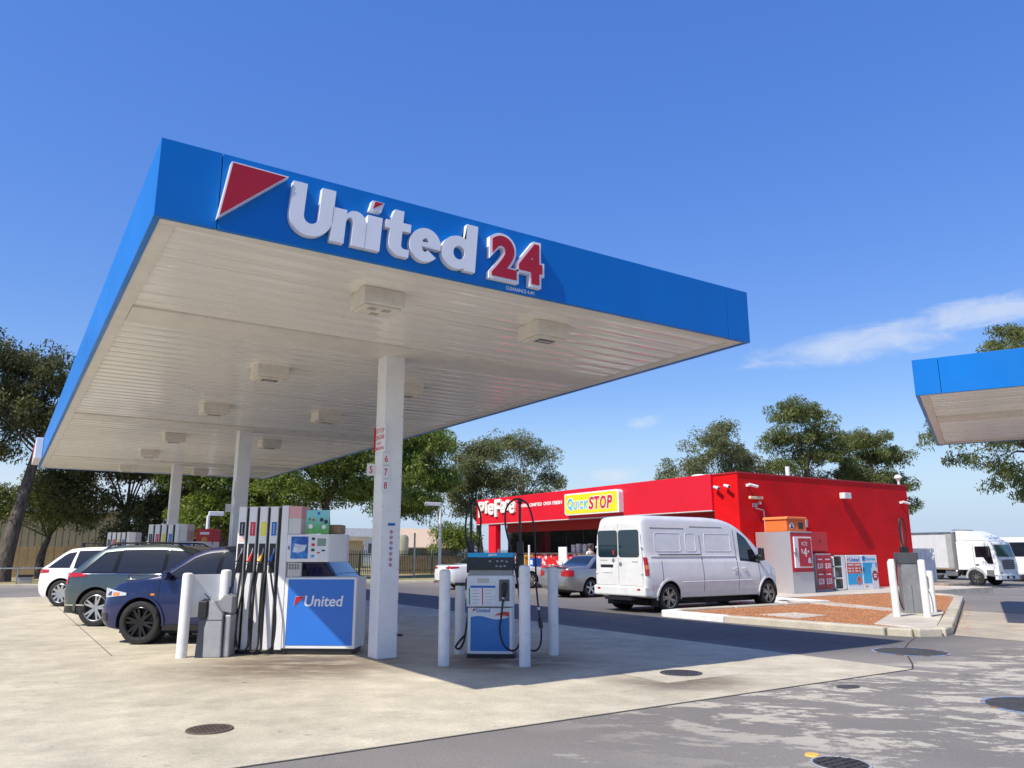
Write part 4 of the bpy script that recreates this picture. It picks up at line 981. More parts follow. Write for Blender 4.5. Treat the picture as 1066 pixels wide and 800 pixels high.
fu = MB().cyl((0, 0, 0), (0, 0, 1.2), .09, n=14).build('flue', WHITE_METAL, None, loc=(27.5, 20.9, 3.85)); tag(fu, 'thin white flue pipe on the shop roof', 'pipe')
dc = thing('dome_camera', 'white dome camera on the far corner of the shop roof', 'camera', (32.9, SY + .14, SH)); MB().cyl((0, 0, 0), (0, 0, .2), .05, n=10).build('post', WHITE_METAL, dc); MB().lathe([(0, .46), (.10, .44), (.16, .36), (.16, .30), (.10, .26), (.08, .2), (0, .2)], 18).build('dome', WHITE_METAL, dc, smooth=50)
an = thing('wall_box', 'small grey meter plate on the red side wall', 'box', (26.0, SY - .001, 2.45)); B('body', GREY_LT, an, -.06, .06, -.06, 0, 0, .3, .01)
# sliding red cabinet on the wall
rc = thing('wall_cabinet', 'red metal cabinet on the side wall above the gas cages', 'cabinet', (25.55, SY - .001, 1.55)); B('body', mat('cabinet_red', (.58, .02, .02), .4), rc, 0, 1.0, -.5, 0, 0, .72, .012); B('door', mat('cabinet_red', (.58, .02, .02), .4), rc, .04, .96, -.512, -.501, .04, .68); B('lock', BLACK_PL, rc, .47, .53, -.52, -.513, .32, .40)

# ice freezer
t = NT('tread_plate'); p = t.obj()
sp = t.node('ShaderNodeSeparateXYZ'); t.link(p, sp.inputs[0])
uu = t.math('ADD', sp.outputs[0], sp.outputs[1]); zz = sp.outputs[2]
f1 = t.math('SINE', t.math('MULTIPLY', uu, 70)); f2 = t.math('SINE', t.math('MULTIPLY', zz, 70)); ck = t.math('MULTIPLY', f1, f2)
t.base(t.mix(t.ramp(ck, -.3, .5), (.52, .51, .49), (.72, .71, .69))); t.set(Metallic=.65, Roughness=.38); t.bump(ck, .5, .006)
TREAD = t.m
ic = thing('ice_freezer', 'tall tread plate ice freezer with red ICE door by the shop', 'freezer', (23.0, 17.6, .12))
B('cabinet', TREAD, ic, 0, 1.18, 0, 1.48, 0, 2.10, .01)
DR = mat('ice_red', (.50, .012, .03), .35)
B('red_surround', DR, ic, .03, 1.15, -.02, -.001, .72, 2.06); B('top_strip', GREY_LT, ic, 0, 1.18, -.03, -.001, 2.065, 2.11)
dr = B('door', PUMP_WHITE, ic, .12, 1.08, -.07, -.021, .86, 1.92, .01); B('door_panel', DR, dr, .34, 1.03, -.078, -.071, .91, 1.87)
B('handle', STEEL, dr, .15, .19, -.11, -.071, 1.25, 1.55, .008); B('hinge', STEEL, dr, .04, .16, -.09, -.071, 1.33, 1.39)
text('print', 'ICE', PAPER, dr, (.52, -.0785, 1.62), (.30, .13), .002, .0); text('print', '$', PAPER, dr, (.46, -.0785, 1.36), (.08, .15), .002, .01); text('print', '4', PAPER, dr, (.57, -.0785, 1.24), (.20, .30), .002, .02)
MB().prism([(.80, 1.02), (.98, 1.02), (.93, 1.16), (.88, 1.22), (.82, 1.14)], -.0815, -.0785, 'Y').build('pictured_bag', mat('ice_bag', (.55, .65, .80), .5, var=.3, vscale=15), dr)
B('print', PAPER, dr, .82, .88, -.0805, -.0785, 1.38, 1.46)
ob = thing('orange_cover', 'orange plastic cover box standing on the ice freezer', 'box', (23.0, 17.72, 2.222))
MB().prism([(.02, 0), (1.12, 0), (1.10, .42), (.04, .42)], 0, .95, 'Y').build('body', ORANGE, ob, bevel=.03)
MB().prism([(-.02, .42), (1.15, .42), (1.12, .52), (.02, .52)], -.04, 1.0, 'Y').build('lid', mat('orange_lid', (.82, .22, .06), .5), ob, bevel=.03)
MB().lathe([(0, -.008), (.11, -.008), (.11, 0)], 20, (.30, 0, .2), 'Y').build('round_logo', PAPER, ob); MB().prism([(.22, .12), (.38, .12), (.30, .28)], -.011, -.0082, 'Y').build('logo_mark', NAVY, ob)
B('dark_grille', BLACK_PL, ob, .68, .92, -.012, -.0005, .10, .32)
# exchange cages
def locker(name, label, x0, x1, h, fill): 
    l = thing(name, label, 'gas locker', (x0, 18.2, .12)); fill(l, x1 - x0, h); return l
def f_red(l, w, h):
    B('frame', GREY_LT, l, 0, w, 0, .8, 0, h, .01)
    for k in range(2):
        a = .04 + k * (w / 2 - .015); b = a + w / 2 - .05
        d = B('door', DR, l, a, b, -.015, -.001, .06, h - .05)
        text('print', '$30', PAPER, d, (a + .05, -.0155, h * .58), (b - a - .1, .22), .002, .015); text('print', '$28', PAPER, d, (a + .05, -.0155, h * .16), (b - a - .1, .24), .002, .015)
        B('print', PAPER, d, a + .08, b - .08, -.0165, -.0152, h * .83, h * .86); B('print', PAPER, d, a + .08, b - .08, -.0165, -.0152, h * .43, h * .46)
        B('lock', BLACK_PL, d, b - .03, b + .0, -.025, -.0155, h * .48, h * .52)
locker('bottle_cage', 'red gas bottle cage with white $30 and $28 prices', 25.12, 26.08, 1.34, f_red)
def f_cage(l, w, h):
    for z in (.02, h * .33, h * .66, h - .04): B('shelf', WHITE_METAL, l, 0, w, 0, .75, z, z + .04)
    for a in (0, w - .05): B('side', WHITE_METAL, l, a, a + .05, 0, .75, 0, h)
    B('back', GREY_PL, l, .05, w - .05, .70, .74, .06, h - .04); B('door_panel', PUMP_WHITE, l, w * .66, w - .05, -.01, 0, .05, h - .02)
    for z, mm in ((h * .74, 'bottle_green'), (h * .40, 'bottle_grey'), (.10, 'bottle_green')):
        for q in range(2): MB().lathe([(0, 0), (.12, 0), (.13, .04), (.13, .2), (.06, .27), (.05, .3), (0, .3)], 14, (.17 + .26 * q, .25, z - .05)).build('gas_bottle', mat(mm, (.10, .12, .09) if 'green' in mm else (.30, .31, .31), .45), l, smooth=50)
locker('bottle_rack', 'open white rack of grey gas bottles between red cage and lockers', 26.2, 26.93, 1.28, f_cage)
def f_united(l, w, h):
    B('body', PUMP_WHITE, l, 0, w, 0, .8, 0, h, .01)
    triangle_logo(l, .06, h - .25, .14, .13, 0, .004); text('brand_text', 'United', BLUE_TXT, l, (.24, -.001, h - .24), (.62, .15), .003, .02)
    r_ = B('red_panel', mat('locker_red', (.62, .10, .06), .4), l, .04, w - .04, -.006, -.001, h * .47, h * .77); b_ = B('blue_panel', SKYBLUE, l, .04, w - .04, -.006, -.001, h * .15, h * .465)
    for zz, xa, ww in ((.70, .12, .35), (.70, .55, .35), (.60, .12, .16), (.60, .36, .08), (.60, .55, .16), (.60, .80, .08), (.52, .12, .16), (.52, .36, .08), (.52, .55, .16), (.52, .80, .08)): B('print', PAPER, r_, xa, xa + ww * .95, -.008, -.0062, h * zz, h * zz + .045)
    cx_, cz_ = w - .24, h * .27; MB().prism([(cx_ - .17, cz_), (cx_, cz_ - .2), (cx_ + .17, cz_), (cx_, cz_ + .2)], -.010, -.0062, 'Y').build('hazard_diamond', mat('diamond_red', (.72, .13, .07), .45), b_); MB().prism([(cx_ - .05, cz_ + .03), (cx_ + .05, cz_ + .03), (cx_, cz_ + .13)], -.012, -.0102, 'Y').build('flame_mark', BLACK_PL, b_)
    B('handle', BLACK_PL, l, w - .07, w - .03, -.02, -.001, h * .52, h * .64)
locker('gas_locker', 'white gas locker with red and blue panels and United name', 26.97, 27.94, 1.28, f_united)
def f_blue(l, w, h):
    B('body', PUMP_WHITE, l, 0, w, 0, .8, 0, h, .01)
    B('blue_square', BLUE_TXT, l, .05, .22, -.006, -.001, h - .22, h - .04); text('brand_text', 'Kleenheat', SKYBLUE, l, (.25, -.001, h - .20), (.66, .12), .003, .015)
    b_ = B('blue_panel', SKYBLUE, l, .04, w - .04, -.006, -.001, h * .17, h * .78)
    MB().prism([(.58, .06), (.98, .06), (.98, .76), (.88, .84), (.84, .98), (.70, .98), (.66, .84), (.58, .76)], -.009, -.0062, 'Y').build('pictured_bottle', mat('pic_bottle', (.70, .74, .74), .4), b_)
    MB().lathe([(0, -.013), (.19, -.013), (.19, -.009)], 24, (.79, 0, .50), 'Y').build('badge_ring', NAVY, b_); MB().lathe([(0, -.016), (.155, -.016), (.155, -.013)], 24, (.79, 0, .50), 'Y').build('badge', RED_TXT, b_)
    for zz in (.43, .51): B('print', PAPER, b_, .70, .87, -.018, -.0162, zz, zz + .05)
    B('print', mat('print_orange', (.75, .35, .1), .5), l, .10, .30, -.006, -.001, .08, .14); B('handle', BLACK_PL, l, .04, .10, -.02, -.0065, h * .52, h * .64)
locker('gas_locker', 'blue and white gas locker with bottle picture and red badge', 27.97, 28.98, 1.28, f_blue)

# things in front of the shop
wb = thing('litter_bin', 'yellow bin standing before the red counter front', 'bin', (21.35, 32.35, .12)); B('body', mat('bin_yellow', (.80, .42, .03), .45), wb, 0, .5, -.7, 0, 0, 1.15, .03); B('lid', mat('bin_yellow', (.80, .42, .03), .45), wb, -.02, .52, -.72, .02, 1.152, 1.28, .03)
ns = thing('news_stand', 'blue and white stand beside the yellow bin', 'stand', (21.2, 31.1, .12)); B('body', PAPER, ns, 0, .4, -.5, 0, 0, .75, .01); B('panel', BLUE_TXT, ns, -.012, .4, -.5, 0, .752, 1.15, .01); B('print', PAPER, ns, -.02, -.0125, -.35, -.15, .85, 1.05)
pp = MB().cyl((0, 0, 0), (0, 0, 1.75), .05, n=12).build('white_post', BOLLARD_W, None, loc=(20.9, 30.6, .12)); tag(pp, 'thin white post in front of the shop counter', 'post')
fs_ = thing('flag_stand', 'white menu board on a stand by the counter front', 'sign', (21.6, 28.9, .12)); B('post', WHITE_METAL, fs_, -.03, .03, -.03, .03, 0, 1.0); B('board', PAPER, fs_, -.03, .03, -.3, .3, .85, 1.65, .01); B('base', BLACK_PL, fs_, -.2, .2, -.25, .25, 0, .03)
# white shed with lattice shadow beyond the shop
sd = thing('white_shed', 'small white corrugated enclosure beyond the end of the red shop', 'shed', (33.8, 19.9, 0), R(0))
m = MB()
n = 60
pts = [(.0 + 2.3 * i / n, .02 * math.sin(i * 2 * PI / 5)) for i in range(n + 1)]
m.prism(pts + [(2.3, .12), (0, .12)], 0, 1.62); m.build('front_panel', mat('shed_white', (.74, .74, .73), .4, dirt=.1), sd)
B('cap_rail', WHITE_METAL, sd, -.05, 2.38, -.05, .16, 1.622, 1.68); B('corner_post', WHITE_METAL, sd, 2.3, 2.4, -.05, .14, 0, 1.62); B('side_panel', mat('shed_white', (.74, .74, .73), .4), sd, 2.31, 2.36, .142, 3.0, 0, 1.62)
for k in range(5): MB().tube([(.15 + .42 * k, -.10, .05), (.15 + .42 * k + .2, -.10, 1.6)], .018, 6).build('bar', WHITE_METAL, sd)
MB().tube([(.05, -.13, .1), (2.3, -.13, 1.5)], .02, 6).build('brace', WHITE_METAL, sd); MB().tube([(.05, -.14, 1.5), (2.3, -.14, .1)], .02, 6).build('brace', WHITE_METAL, sd)
st = MB().prism([(0, 0), (1.6, -.1), (1.7, .6), (.1, .7)], 0, .28).build('stone_kerb', mat('old_stone', (.26, .22, .17), .9, var=.25, vscale=5, bump=.5), None, bevel=.06, loc=(33.6, 18.0, -.04)); tag(st, 'low weathered stone block at the end of the red shop', 'stone')
# ================================================================ vehicles
def paint(name, col, metal=0., rough=.3, dirt=.03):
    t = NT(name); p = t.pos()
    c = t.mix(1, col, t.ramp(t.noise(3, 4, .6, p), .3, .7, .96, 1.04), 'MULTIPLY')
    if dirt: c = t.mix(t.ramp(t.noise(5, 6, .7, p), .5, .8, 0, dirt * 3), c, (.30, .26, .20))
    t.b.inputs['Specular IOR Level'].default_value = .2
    t.base(c); t.set(Metallic=metal, Roughness=rough, Coat_Weight=1.0, Coat_Roughness=.02)
    t.bump(t.noise(1.3, 2, .5, p), .05, .02)
    return t.m
def lerp_tab(tab):
    xs_ = np.array([a for a, b in tab], float); zs_ = np.array([b for a, b in tab], float)
    # smooth (monotone-ish cosine blended Catmull) lookup
    def f(x):
        if x <= xs_[0]: return float(zs_[0])
        if x >= xs_[-1]: return float(zs_[-1])
        i = int(np.searchsorted(xs_, x) - 1); i = min(max(i, 0), len(xs_) - 2)
        h = xs_[i + 1] - xs_[i]; u = (x - xs_[i]) / h
        def sl(k):
            if k <= 0: return (zs_[1] - zs_[0]) / (xs_[1] - xs_[0])
            if k >= len(xs_) - 1: return (zs_[-1] - zs_[-2]) / (xs_[-1] - xs_[-2])
            a = (zs_[k] - zs_[k - 1]) / (xs_[k] - xs_[k - 1]); b = (zs_[k + 1] - zs_[k]) / (xs_[k + 1] - xs_[k])
            return 0 if a * b <= 0 else 2 * a * b / (a + b)
        m0, m1 = sl(i) * h, sl(i + 1) * h
        return float((2 * u ** 3 - 3 * u * u + 1) * zs_[i] + (u ** 3 - 2 * u * u + u) * m0 + (-2 * u ** 3 + 3 * u * u) * zs_[i + 1] + (u ** 3 - u * u) * m1)
    return f
class Shell:
    """car body surface: x from 0 (rear) to L (front), y to the left"""
    def __init__(s, L, W, top, belt, bot, plan, tum=.42, bulge=.03, roof_round=.10):
        s.L, s.W, s.top, s.belt0, s.bot, s.plan = L, W, lerp_tab(top), lerp_tab(belt), lerp_tab(bot), lerp_tab(plan)
        s.tum, s.bulge, s.rr = tum, bulge, roof_round
    def belt(s, x): return min(s.belt0(x), s.top(x) - .05)
    def sec(s, x):
        w = s.plan(x) * s.W / 2; zt, zb, bl = s.top(x), s.bot(x), s.belt(x)
        H = zt - bl; out = [(0, zb), (.5 * w, zb), (.84 * w, zb + .005), (.93 * w, zb + .03), (.965 * w, zb + .10)]
        for u in (.3, .5, .68, .82, .92, 1.0):
            z = zb + .1 + (bl - zb - .1) * u
            out.append((w * (.975 + .025 * math.sin(PI * min(1, u * 1.15)) - .02 * max(0, u - .8) / .2), z))
        wb = out[-1][0]
        rr = min(s.rr, H * .6); hs = max(H - rr, .0)
        for u in (.02, .25, .5, .75, 1.0): out.append((wb - .012 * min(1, H / .2) - s.tum * hs * u * (.75 + .25 * u), bl + hs * u + .002))
        we = out[-1][0]
        k = min(1, rr / .06)
        for a in (25, 50, 72): out.append((we - s.tum * rr * .4 - rr * .9 * (1 - math.cos(R(a))) * 1.0, bl + hs + rr * math.sin(R(a)) * .88))
        ye = out[-1][0]
        for u in (.75, .5, .25, 0): out.append((ye * u, zt + (.012 + .0 * u) * (1 - u * u) - .012 + rr * .0))
        return out
    def hw(s, x, z):
        q = s.sec(x); q = q[3:19]
        zs_ = [b for a, b in q]; ys_ = [a for a, b in q]
        return float(np.interp(z, zs_, ys_))
    def roofz(s, x, y):
        q = s.sec(x)[15:]; ys_ = [a for a, b in q][::-1]; zs_ = [b for a, b in q][::-1]
        return float(np.interp(abs(y), ys_, zs_))
    def body_mesh(s, n=90):
        st = sorted(set([0, .008, .02, .04, .07, .1] + [s.L - q for q in (0, .008, .02, .04, .07, .1)] + [s.L * i / n for i in range(n + 1)]))
        rings = []
        for x in st:
            q = s.sec(x); ring = [(x, -a, b) for a, b in q] + [(x, a, b) for a, b in q[::-1][1:-1]]; rings.append(ring)
        m = MB(); k = len(rings[0])
        m.add([p for r_ in rings for p in r_], [(i * k + j, i * k + (j + 1) % k, (i + 1) * k + (j + 1) % k, (i + 1) * k + j) for i in range(len(rings) - 1) for j in range(k)])
        m.f.append(tuple(range(k))); m.f.append(tuple(range((len(rings) - 1) * k, len(rings) * k))[::-1])
        return m
    def side_patch(s, side, rows_fn, nu, nv, off, th_=0.):
        """rows_fn(u,v)->(x,z); a skin that follows the side; side -1 right, +1 left"""
        def f(u, v):
            x, z = rows_fn(u, v); x2 = min(max(x, 0), s.L)
            return (x, side * (s.hw(x2, z) + off), z)
        return MB().grid(f, nu, nv)
    def top_patch(s, x0, x1, wf, off, nu=10, nv=12, y0=-1, y1=1):
        def f(u, v):
            x = x0 + (x1 - x0) * u; q = s.sec(x); ye = q[18][0] * wf; y = ye * (y0 + (y1 - y0) * v)
            e = .02; sl = (s.top(x + e) - s.top(x - e)) / (2 * e); nrm = Vector((-sl, 0, 1)).normalized()
            return (x + nrm.x * off, y, s.roofz(x, y) + nrm.z * off)
        return MB().grid(f, nu, nv)

_wheel_cache = {}
def wheel_meshes(r, w, spokes, style):
    k = (r, w, spokes, style)
    if k in _wheel_cache: return _wheel_cache[k]
    ri = r * (.70 if style != 'truck' else .55)
    ty = MB().lathe([(ri, -w * .42), (ri + .02, -w * .5), (r * .90, -w * .52), (r * .965, -w * .47), (r, -w * .36), (r, w * .36), (r * .965, w * .47), (r * .90, w * .52), (ri + .02, w * .5), (ri, w * .42)], 40, axis='Y').mesh('tyre', 35)
    rm = MB().lathe([(ri * 1.02, -w * .44), (ri * .99, -w * .46), (ri * .95, -w * .42), (ri * .92, -w * .1), (ri * .92, w * .3)], 40, axis='Y')
    rm.lathe([(0, -w * .34), (ri * .16, -w * .34), (ri * .2, -w * .30), (ri * .22, -w * .1)], 20, axis='Y')
    for i in range(spokes):
        a = 2 * PI * i / spokes
        for da in ((-.11, .11) if style == 'double' else (0,)):
            a0, a1 = a + da * 1.0, a + da * 1.6
            wd0, wd1 = ri * (.10 if style == 'double' else .15), ri * (.065 if style == 'double' else .12)
            d0, d1 = Vector((math.cos(a0), 0, math.sin(a0))), Vector((math.cos(a1), 0, math.sin(a1)))
            n0 = Vector((-d0.z, 0, d0.x)); n1 = Vector((-d1.z, 0, d1.x))
            p0, p1 = d0 * ri * .14, d1 * ri * .95
            yo, yi = -w * .36, -w * .40
            vs = [p0 - n0 * wd0 / 1 + Vector((0, yo, 0)), p0 + n0 * wd0 / 1 + Vector((0, yo, 0)), p1 + n1 * wd1 + Vector((0, yi, 0)), p1 - n1 * wd1 + Vector((0, yi, 0))]
            vs += [v + Vector((0, .05, 0)) for v in vs]
            rm.add(vs, [(0, 1, 2, 3), (7, 6, 5, 4), (0, 4, 5, 1), (1, 5, 6, 2), (2, 6, 7, 3), (3, 7, 4, 0)])
    rmm = rm.mesh('rim', 30)
    dk = MB().lathe([(0, -w * .05), (ri * .93, -w * .05), (ri * .93, w * .1), (0, w * .1)], 30, axis='Y').mesh('brake_disc')
    _wheel_cache[k] = (ty, rmm, dk); return _wheel_cache[k]
def add_wheel(car, x, y, side, r, w, spokes, style, rim_m, steer=0.):
    ty, rm, dk = wheel_meshes(r, w, spokes, style)
    e = bpy.data.objects.new('wheel', ty); fin(e, TYRE, car, loc=(x, y, r), rot=(0, random.uniform(0, 1.2), (0 if side < 0 else PI) + steer))
    inst(rm, 'rim', rim_m, e); inst(dk, 'brake_disc', mat('brake_dark', (.03, .03, .032), .5, .5), e)
    return e

def car(name, label, cat, spec, loc, rz):
    """loc = ground point below the middle of the rear bumper; the car drives towards local +X"""
    sp_ = spec; s = Shell(sp_['L'], sp_['W'], sp_['top'], sp_['belt'], sp_['bot'], sp_['plan'], sp_.get('tum', .42), roof_round=sp_.get('rr', .1))
    c = thing(name, label, cat, loc, rz)
    pm_ = sp_['paint']; L, W = s.L, s.W; r = sp_['r']
    body_o = bpy.data.objects.new('body', s.body_mesh().mesh('body', 40)); COL.objects.link(body_o); body_o.data.materials.append(pm_)
    cut = MB()
    for xw in sp_['axles']:
        for sd_ in (-1, 1): cut.cyl((xw, sd_ * (W / 2 - .30), r + .01), (xw, sd_ * (W / 2 + .2), r + .01), r + sp_.get('gap', .055), n=40)
    cut_o = cut.build('cutter', DARK)
    bo = body_o.modifiers.new('b', 'BOOLEAN'); bo.operation = 'DIFFERENCE'; bo.object = cut_o; bo.solver = 'EXACT'
    dg = bpy.context.evaluated_depsgraph_get(); me = bpy.data.meshes.new_from_object(body_o.evaluated_get(dg))
    bpy.data.objects.remove(body_o); bpy.data.objects.remove(cut_o)
    me.name = 'body'; me.shade_smooth(); me.set_sharp_from_angle(angle=R(32))
    body = inst(me, 'body', pm_, c); 
    if len(me.materials) == 0: me.materials.append(pm_)
    while len(me.materials) > 1: me.materials.pop()
    # dark arch liners and lips
    for xw in sp_['axles']:
        for sd_ in (-1, 1):
            ra = r + sp_.get('gap', .055); y1 = sd_ * (s.hw(xw, r + .3) - .015); y0 = sd_ * (W / 2 - .299)
            li = MB()
            n = 24; a0, a1 = R(-14), R(194)
            for yy0, yy1 in ((y0, y1),):
                li.add([(xw + (ra - .004) * math.cos(a0 + (a1 - a0) * k / n), yy, r + .01 + (ra - .004) * math.sin(a0 + (a1 - a0) * k / n)) for yy in (yy0, yy1) for k in range(n + 1)], [(k, k + 1, n + 2 + k, n + 1 + k) for k in range(n)])
            li.lathe([(0, y0 - sd_ * .0), (ra - .005, y0)], 30, (xw, 0, r + .01), 'Y')
            li.build('wheel_arch_liner', DARK, body)
            if sp_.get('cladding'):
                lip = MB(); rr0, rr1 = ra - .006, ra + sp_['cladding']; k0, k1 = R(-8), R(188)
                vs = []
                for k in range(n + 1):
                    a = k0 + (k1 - k0) * k / n
                    for q in (rr0, rr1):
                        xx, zz = xw + q * math.cos(a), r + .01 + q * math.sin(a); vs.append((xx, sd_ * (s.hw(min(max(xx, 0), L), zz) + .012), zz))
                lip.add(vs, [(2 * k, 2 * k + 1, 2 * k + 3, 2 * k + 2) for k in range(n)]); lo = lip.build('arch_trim', sp_.get('clad_mat', BLACK_PL), body); so = lo.modifiers.new('s', 'SOLIDIFY'); so.thickness = .02; so.offset = 0
            add_wheel(c, xw, sd_ * (W / 2 - sp_.get('inset', .13)), sd_, r, sp_.get('tw', .22), sp_['spokes'], sp_['rim'], sp_['rim_m'])
    # glass
    for side in (-1, 1):
        for (xb0, xb1, xt0, xt1, z0o, z1o) in sp_['windows']:
            def fn(u, v, xb0=xb0, xb1=xb1, xt0=xt0, xt1=xt1, z0o=z0o, z1o=z1o):
                xb = xb0 + (xb1 - xb0) * u; xt = xt0 + (xt1 - xt0) * u
                zb = s.belt0(xb) + z0o; zt = min(s.top(xt) - z1o, 99)
                return (xb + (xt - xb) * v, zb + (zt - zb) * v)
            def fno(u, v, f=fn):
                (xa, za) = f(u, v); cxm, czm = f(.5, .5); k = 1.0; return (cxm + (xa - cxm) * (1 + .045 / max(.2, abs(xb1 - xb0))), za + (za - czm) * .07)
            g = s.side_patch(side, fn, 14, 8, .007).build('side_window', sp_.get('glass', GLASS_DK), c, smooth=40)
            s.side_patch(side, fno, 14, 8, .003).build('window_seal', GLOSS_BLACK, g, smooth=40)
        if 'band' in sp_:
            b0, b1, c0, c1 = sp_['band']
            def fb(u, v):
                xb = b0 + (b1 - b0) * u; xt = c0 + (c1 - c0) * u; zb = s.belt0(xb) + .03; zt = s.top(xt) - .12; return (xb + (xt - xb) * v, zb + (zt - zb) * v)
            s.side_patch(side, fb, 40, 8, .004).build('pillar_trim', GLOSS_BLACK, c, smooth=40)
    for nm, x0, x1, wf in sp_['screens']:
        g = s.top_patch(x0, x1, wf, .006).build(nm, sp_.get('glass', GLASS_DK), c, smooth=40)
        s.top_patch(x0 + (.02 if x0 < x1 else -.02), x1, min(1.03, wf * 1.04), .002).build('screen_seal', BLACK_PL, g, smooth=40)
    # doors: seams and handles
    for side in (-1, 1):
        for xs_ in sp_['seams']:
            x0, x1, z0, z1 = xs_
            pts = []
            for k in range(13):
                u = k / 12; x = x0 + (x1 - x0) * u; z = z0 + (z1 - z0) * u; pts.append((x, side * (s.hw(x, z) - .002), z))
            MB().tube(pts, .008, 5).build('door_seam', DARK, body)
        for xh, zh in sp_['handles']:
            yy = s.hw(xh, zh)
            h = MB().tube([(xh - .10, side * (yy - .005), zh), (xh - .085, side * (yy + .022), zh + .003), (xh, side * (yy + .03), zh + .004), (xh + .085, side * (yy + .022), zh + .003), (xh + .10, side * (yy - .005), zh)], [.012, .013, .014, .013, .012], 8).build('door_handle', sp_.get('handle_m', pm_), c, smooth=60)
        # mirror
        if 'mirror' in sp_:
            xm, zm = sp_['mirror']; ym = side * (s.hw(xm, zm) + .02)
            mo = MB(); mo.lathe([(0, -.11), (.05, -.10), (.075, -.04), (.08, .03), (.06, .09), (0, .10)], 14, (0, 0, 0), 'Y')
            mo.xf(Matrix.Translation((xm, ym + side * .11, zm + .02)) @ Matrix.Diagonal((.85, 1.0, 1.0, 1))); mo.tube([(xm, ym - side * .03, zm - .05), (xm, ym + side * .08, zm - .0)], .02, 6)
            mo.build('mirror', sp_.get('mirror_m', pm_), c, smooth=50)
        for nm, m_, fnq, nu, nv, off in sp_.get('patches', []):
            s.side_patch(side, fnq, nu, nv, off).build(nm, m_, c, smooth=40)
    # lower sill, bumper insert, plates
    if sp_.get('sill'):
        a0, a1 = sp_['axles'][0] + r + .09, sp_['axles'][1] - r - .09
        for side in (-1, 1):
            s.side_patch(side, lambda u, v: (a0 + (a1 - a0) * u, s.bot(a0 + (a1 - a0) * u) + .035 + sp_['sill'] * v), 14, 3, .008).build('sill_trim', BLACK_PL, c, smooth=40)
    B('underbody', DARK, c, .35, L - .35, -W * .33, W * .33, .16, .3)
    for f in sp_.get('extra', []): f(c, s)
    return c
def band(x0, x1, z0, z1, slope=0., taper=0.):
    return lambda u, v: (x0 + (x1 - x0) * u, z0 + slope * u + (z1 - z0 - taper * u) * v)
def rear_plate(z, x=-.012):
    def f(c, s): B('number_plate', PAPER, c, x - .006, x + .02, -.19, .19, z, z + .12, .004)
    return f
def roof_rails(x0, x1):
    def f(c, s):
        for sd_ in (-1, 1):
            pts = [(x0 + (x1 - x0) * k / 10, sd_ * (s.sec(x0 + (x1 - x0) * k / 10)[17][0] - .03), s.top(x0 + (x1 - x0) * k / 10) + (.035 if 0 < k < 10 else -.04)) for k in range(11)]
            MB().tube(pts, .018, 6).build('roof_rail', BLACK_PL, c, smooth=60)
    return f
def roof_bars(xs_):
    def f(c, s):
        for x in xs_:
            w = s.sec(x)[17][0]; b = B('roof_bar', BLACK_PL, c, x - .03, x + .03, -w, w, s.top(x) + .10, s.top(x) + .135, .01)
            for sd_ in (-1, 1): B('bar_foot', BLACK_PL, b, x - .05, x + .05, sd_ * (w - .12) - .04, sd_ * (w - .12) + .04, s.top(x) - .03, s.top(x) + .10, .01)
    return f
PL_STD = lambda L: [(0, .78), (.03, .84), (.09, .90), (.25, .965), (.6, 1.0), (L - 1.0, 1.0), (L - .55, .955), (L - .22, .86), (L - .08, .76), (L, .66)]
def suv_spec(L, W, H, wb, fo, r, pm_, belt_r, belt_f, rear_lean=.45, **kw):
    ro = L - wb - fo
    top = [(0, .70), (.02, .92), (.08, 1.05), (.16, belt_r + .06), (rear_lean, H - .14), (rear_lean + .16, H - .055), (rear_lean + .6, H - .012), (L * .42, H), (L * .55, H - .03), (L * .62, H - .12), (L * .70, H - .36), (L * .765, belt_f + .07), (L * .80, belt_f + .035), (L * .90, belt_f - .05), (L - .22, belt_f - .16), (L - .08, belt_f - .30), (L - .015, .60), (L, .52)]
    d = dict(L=L, W=W, top=top, belt=[(0, belt_r), (L * .3, belt_r), (L * .75, belt_f), (L, belt_f - .02)], bot=[(0, .42), (.25, .24), (.6, .20), (L - .6, .20), (L - .2, .24), (L, .36)], plan=PL_STD(L), r=r, axles=(ro, ro + wb), paint=pm_,
             seams=[(L * .30, L * .33, .45, belt_r), (L * .50, L * .50, .30, belt_r - .01), (L * .735, L * .735, .32, belt_f)], handles=[(L * .345, belt_r - .10), (L * .535, belt_r - .12)], mirror=(L * .70, belt_f + .06),
             windows=[(L * .305, L * .49, L * .29, L * .49, .035, .12), (L * .51, L * .695, L * .51, L * .605, .035, .12)],
             screens=[('windscreen', L * .755, L * .605, .96), ('rear_window', .19, rear_lean + .02, .88)], spokes=5, rim='double', rim_m=RIM_SILVER)
    d.update(kw); return d

GREYGREEN = paint('paint_grey_green', (.075, .098, .100), .55, .28)
WHITE_P = paint('paint_white', (.78, .78, .76), 0, .3)
BLUE_P = paint('paint_blue', (.004, .011, .070), .0, .3)
SILVER_P = paint('paint_silver', (.40, .40, .385), .75, .32)
VAN_P = paint('paint_van_white', (.76, .76, .74), 0, .35, .08)
HEAD = R(-37)
def place(spec, wheel_xy, axle, side, heading):
    """put the car so that the tyre (axle 0 rear / 1 front, side -1 right / +1 left) stands on wheel_xy"""
    c_, s_ = math.cos(heading), math.sin(heading)
    lx = spec['axles'][axle]; ly = side * (spec['W'] / 2 - .05)
    return (wheel_xy[0] - (c_ * lx - s_ * ly), wheel_xy[1] - (s_ * lx + c_ * ly), .009)

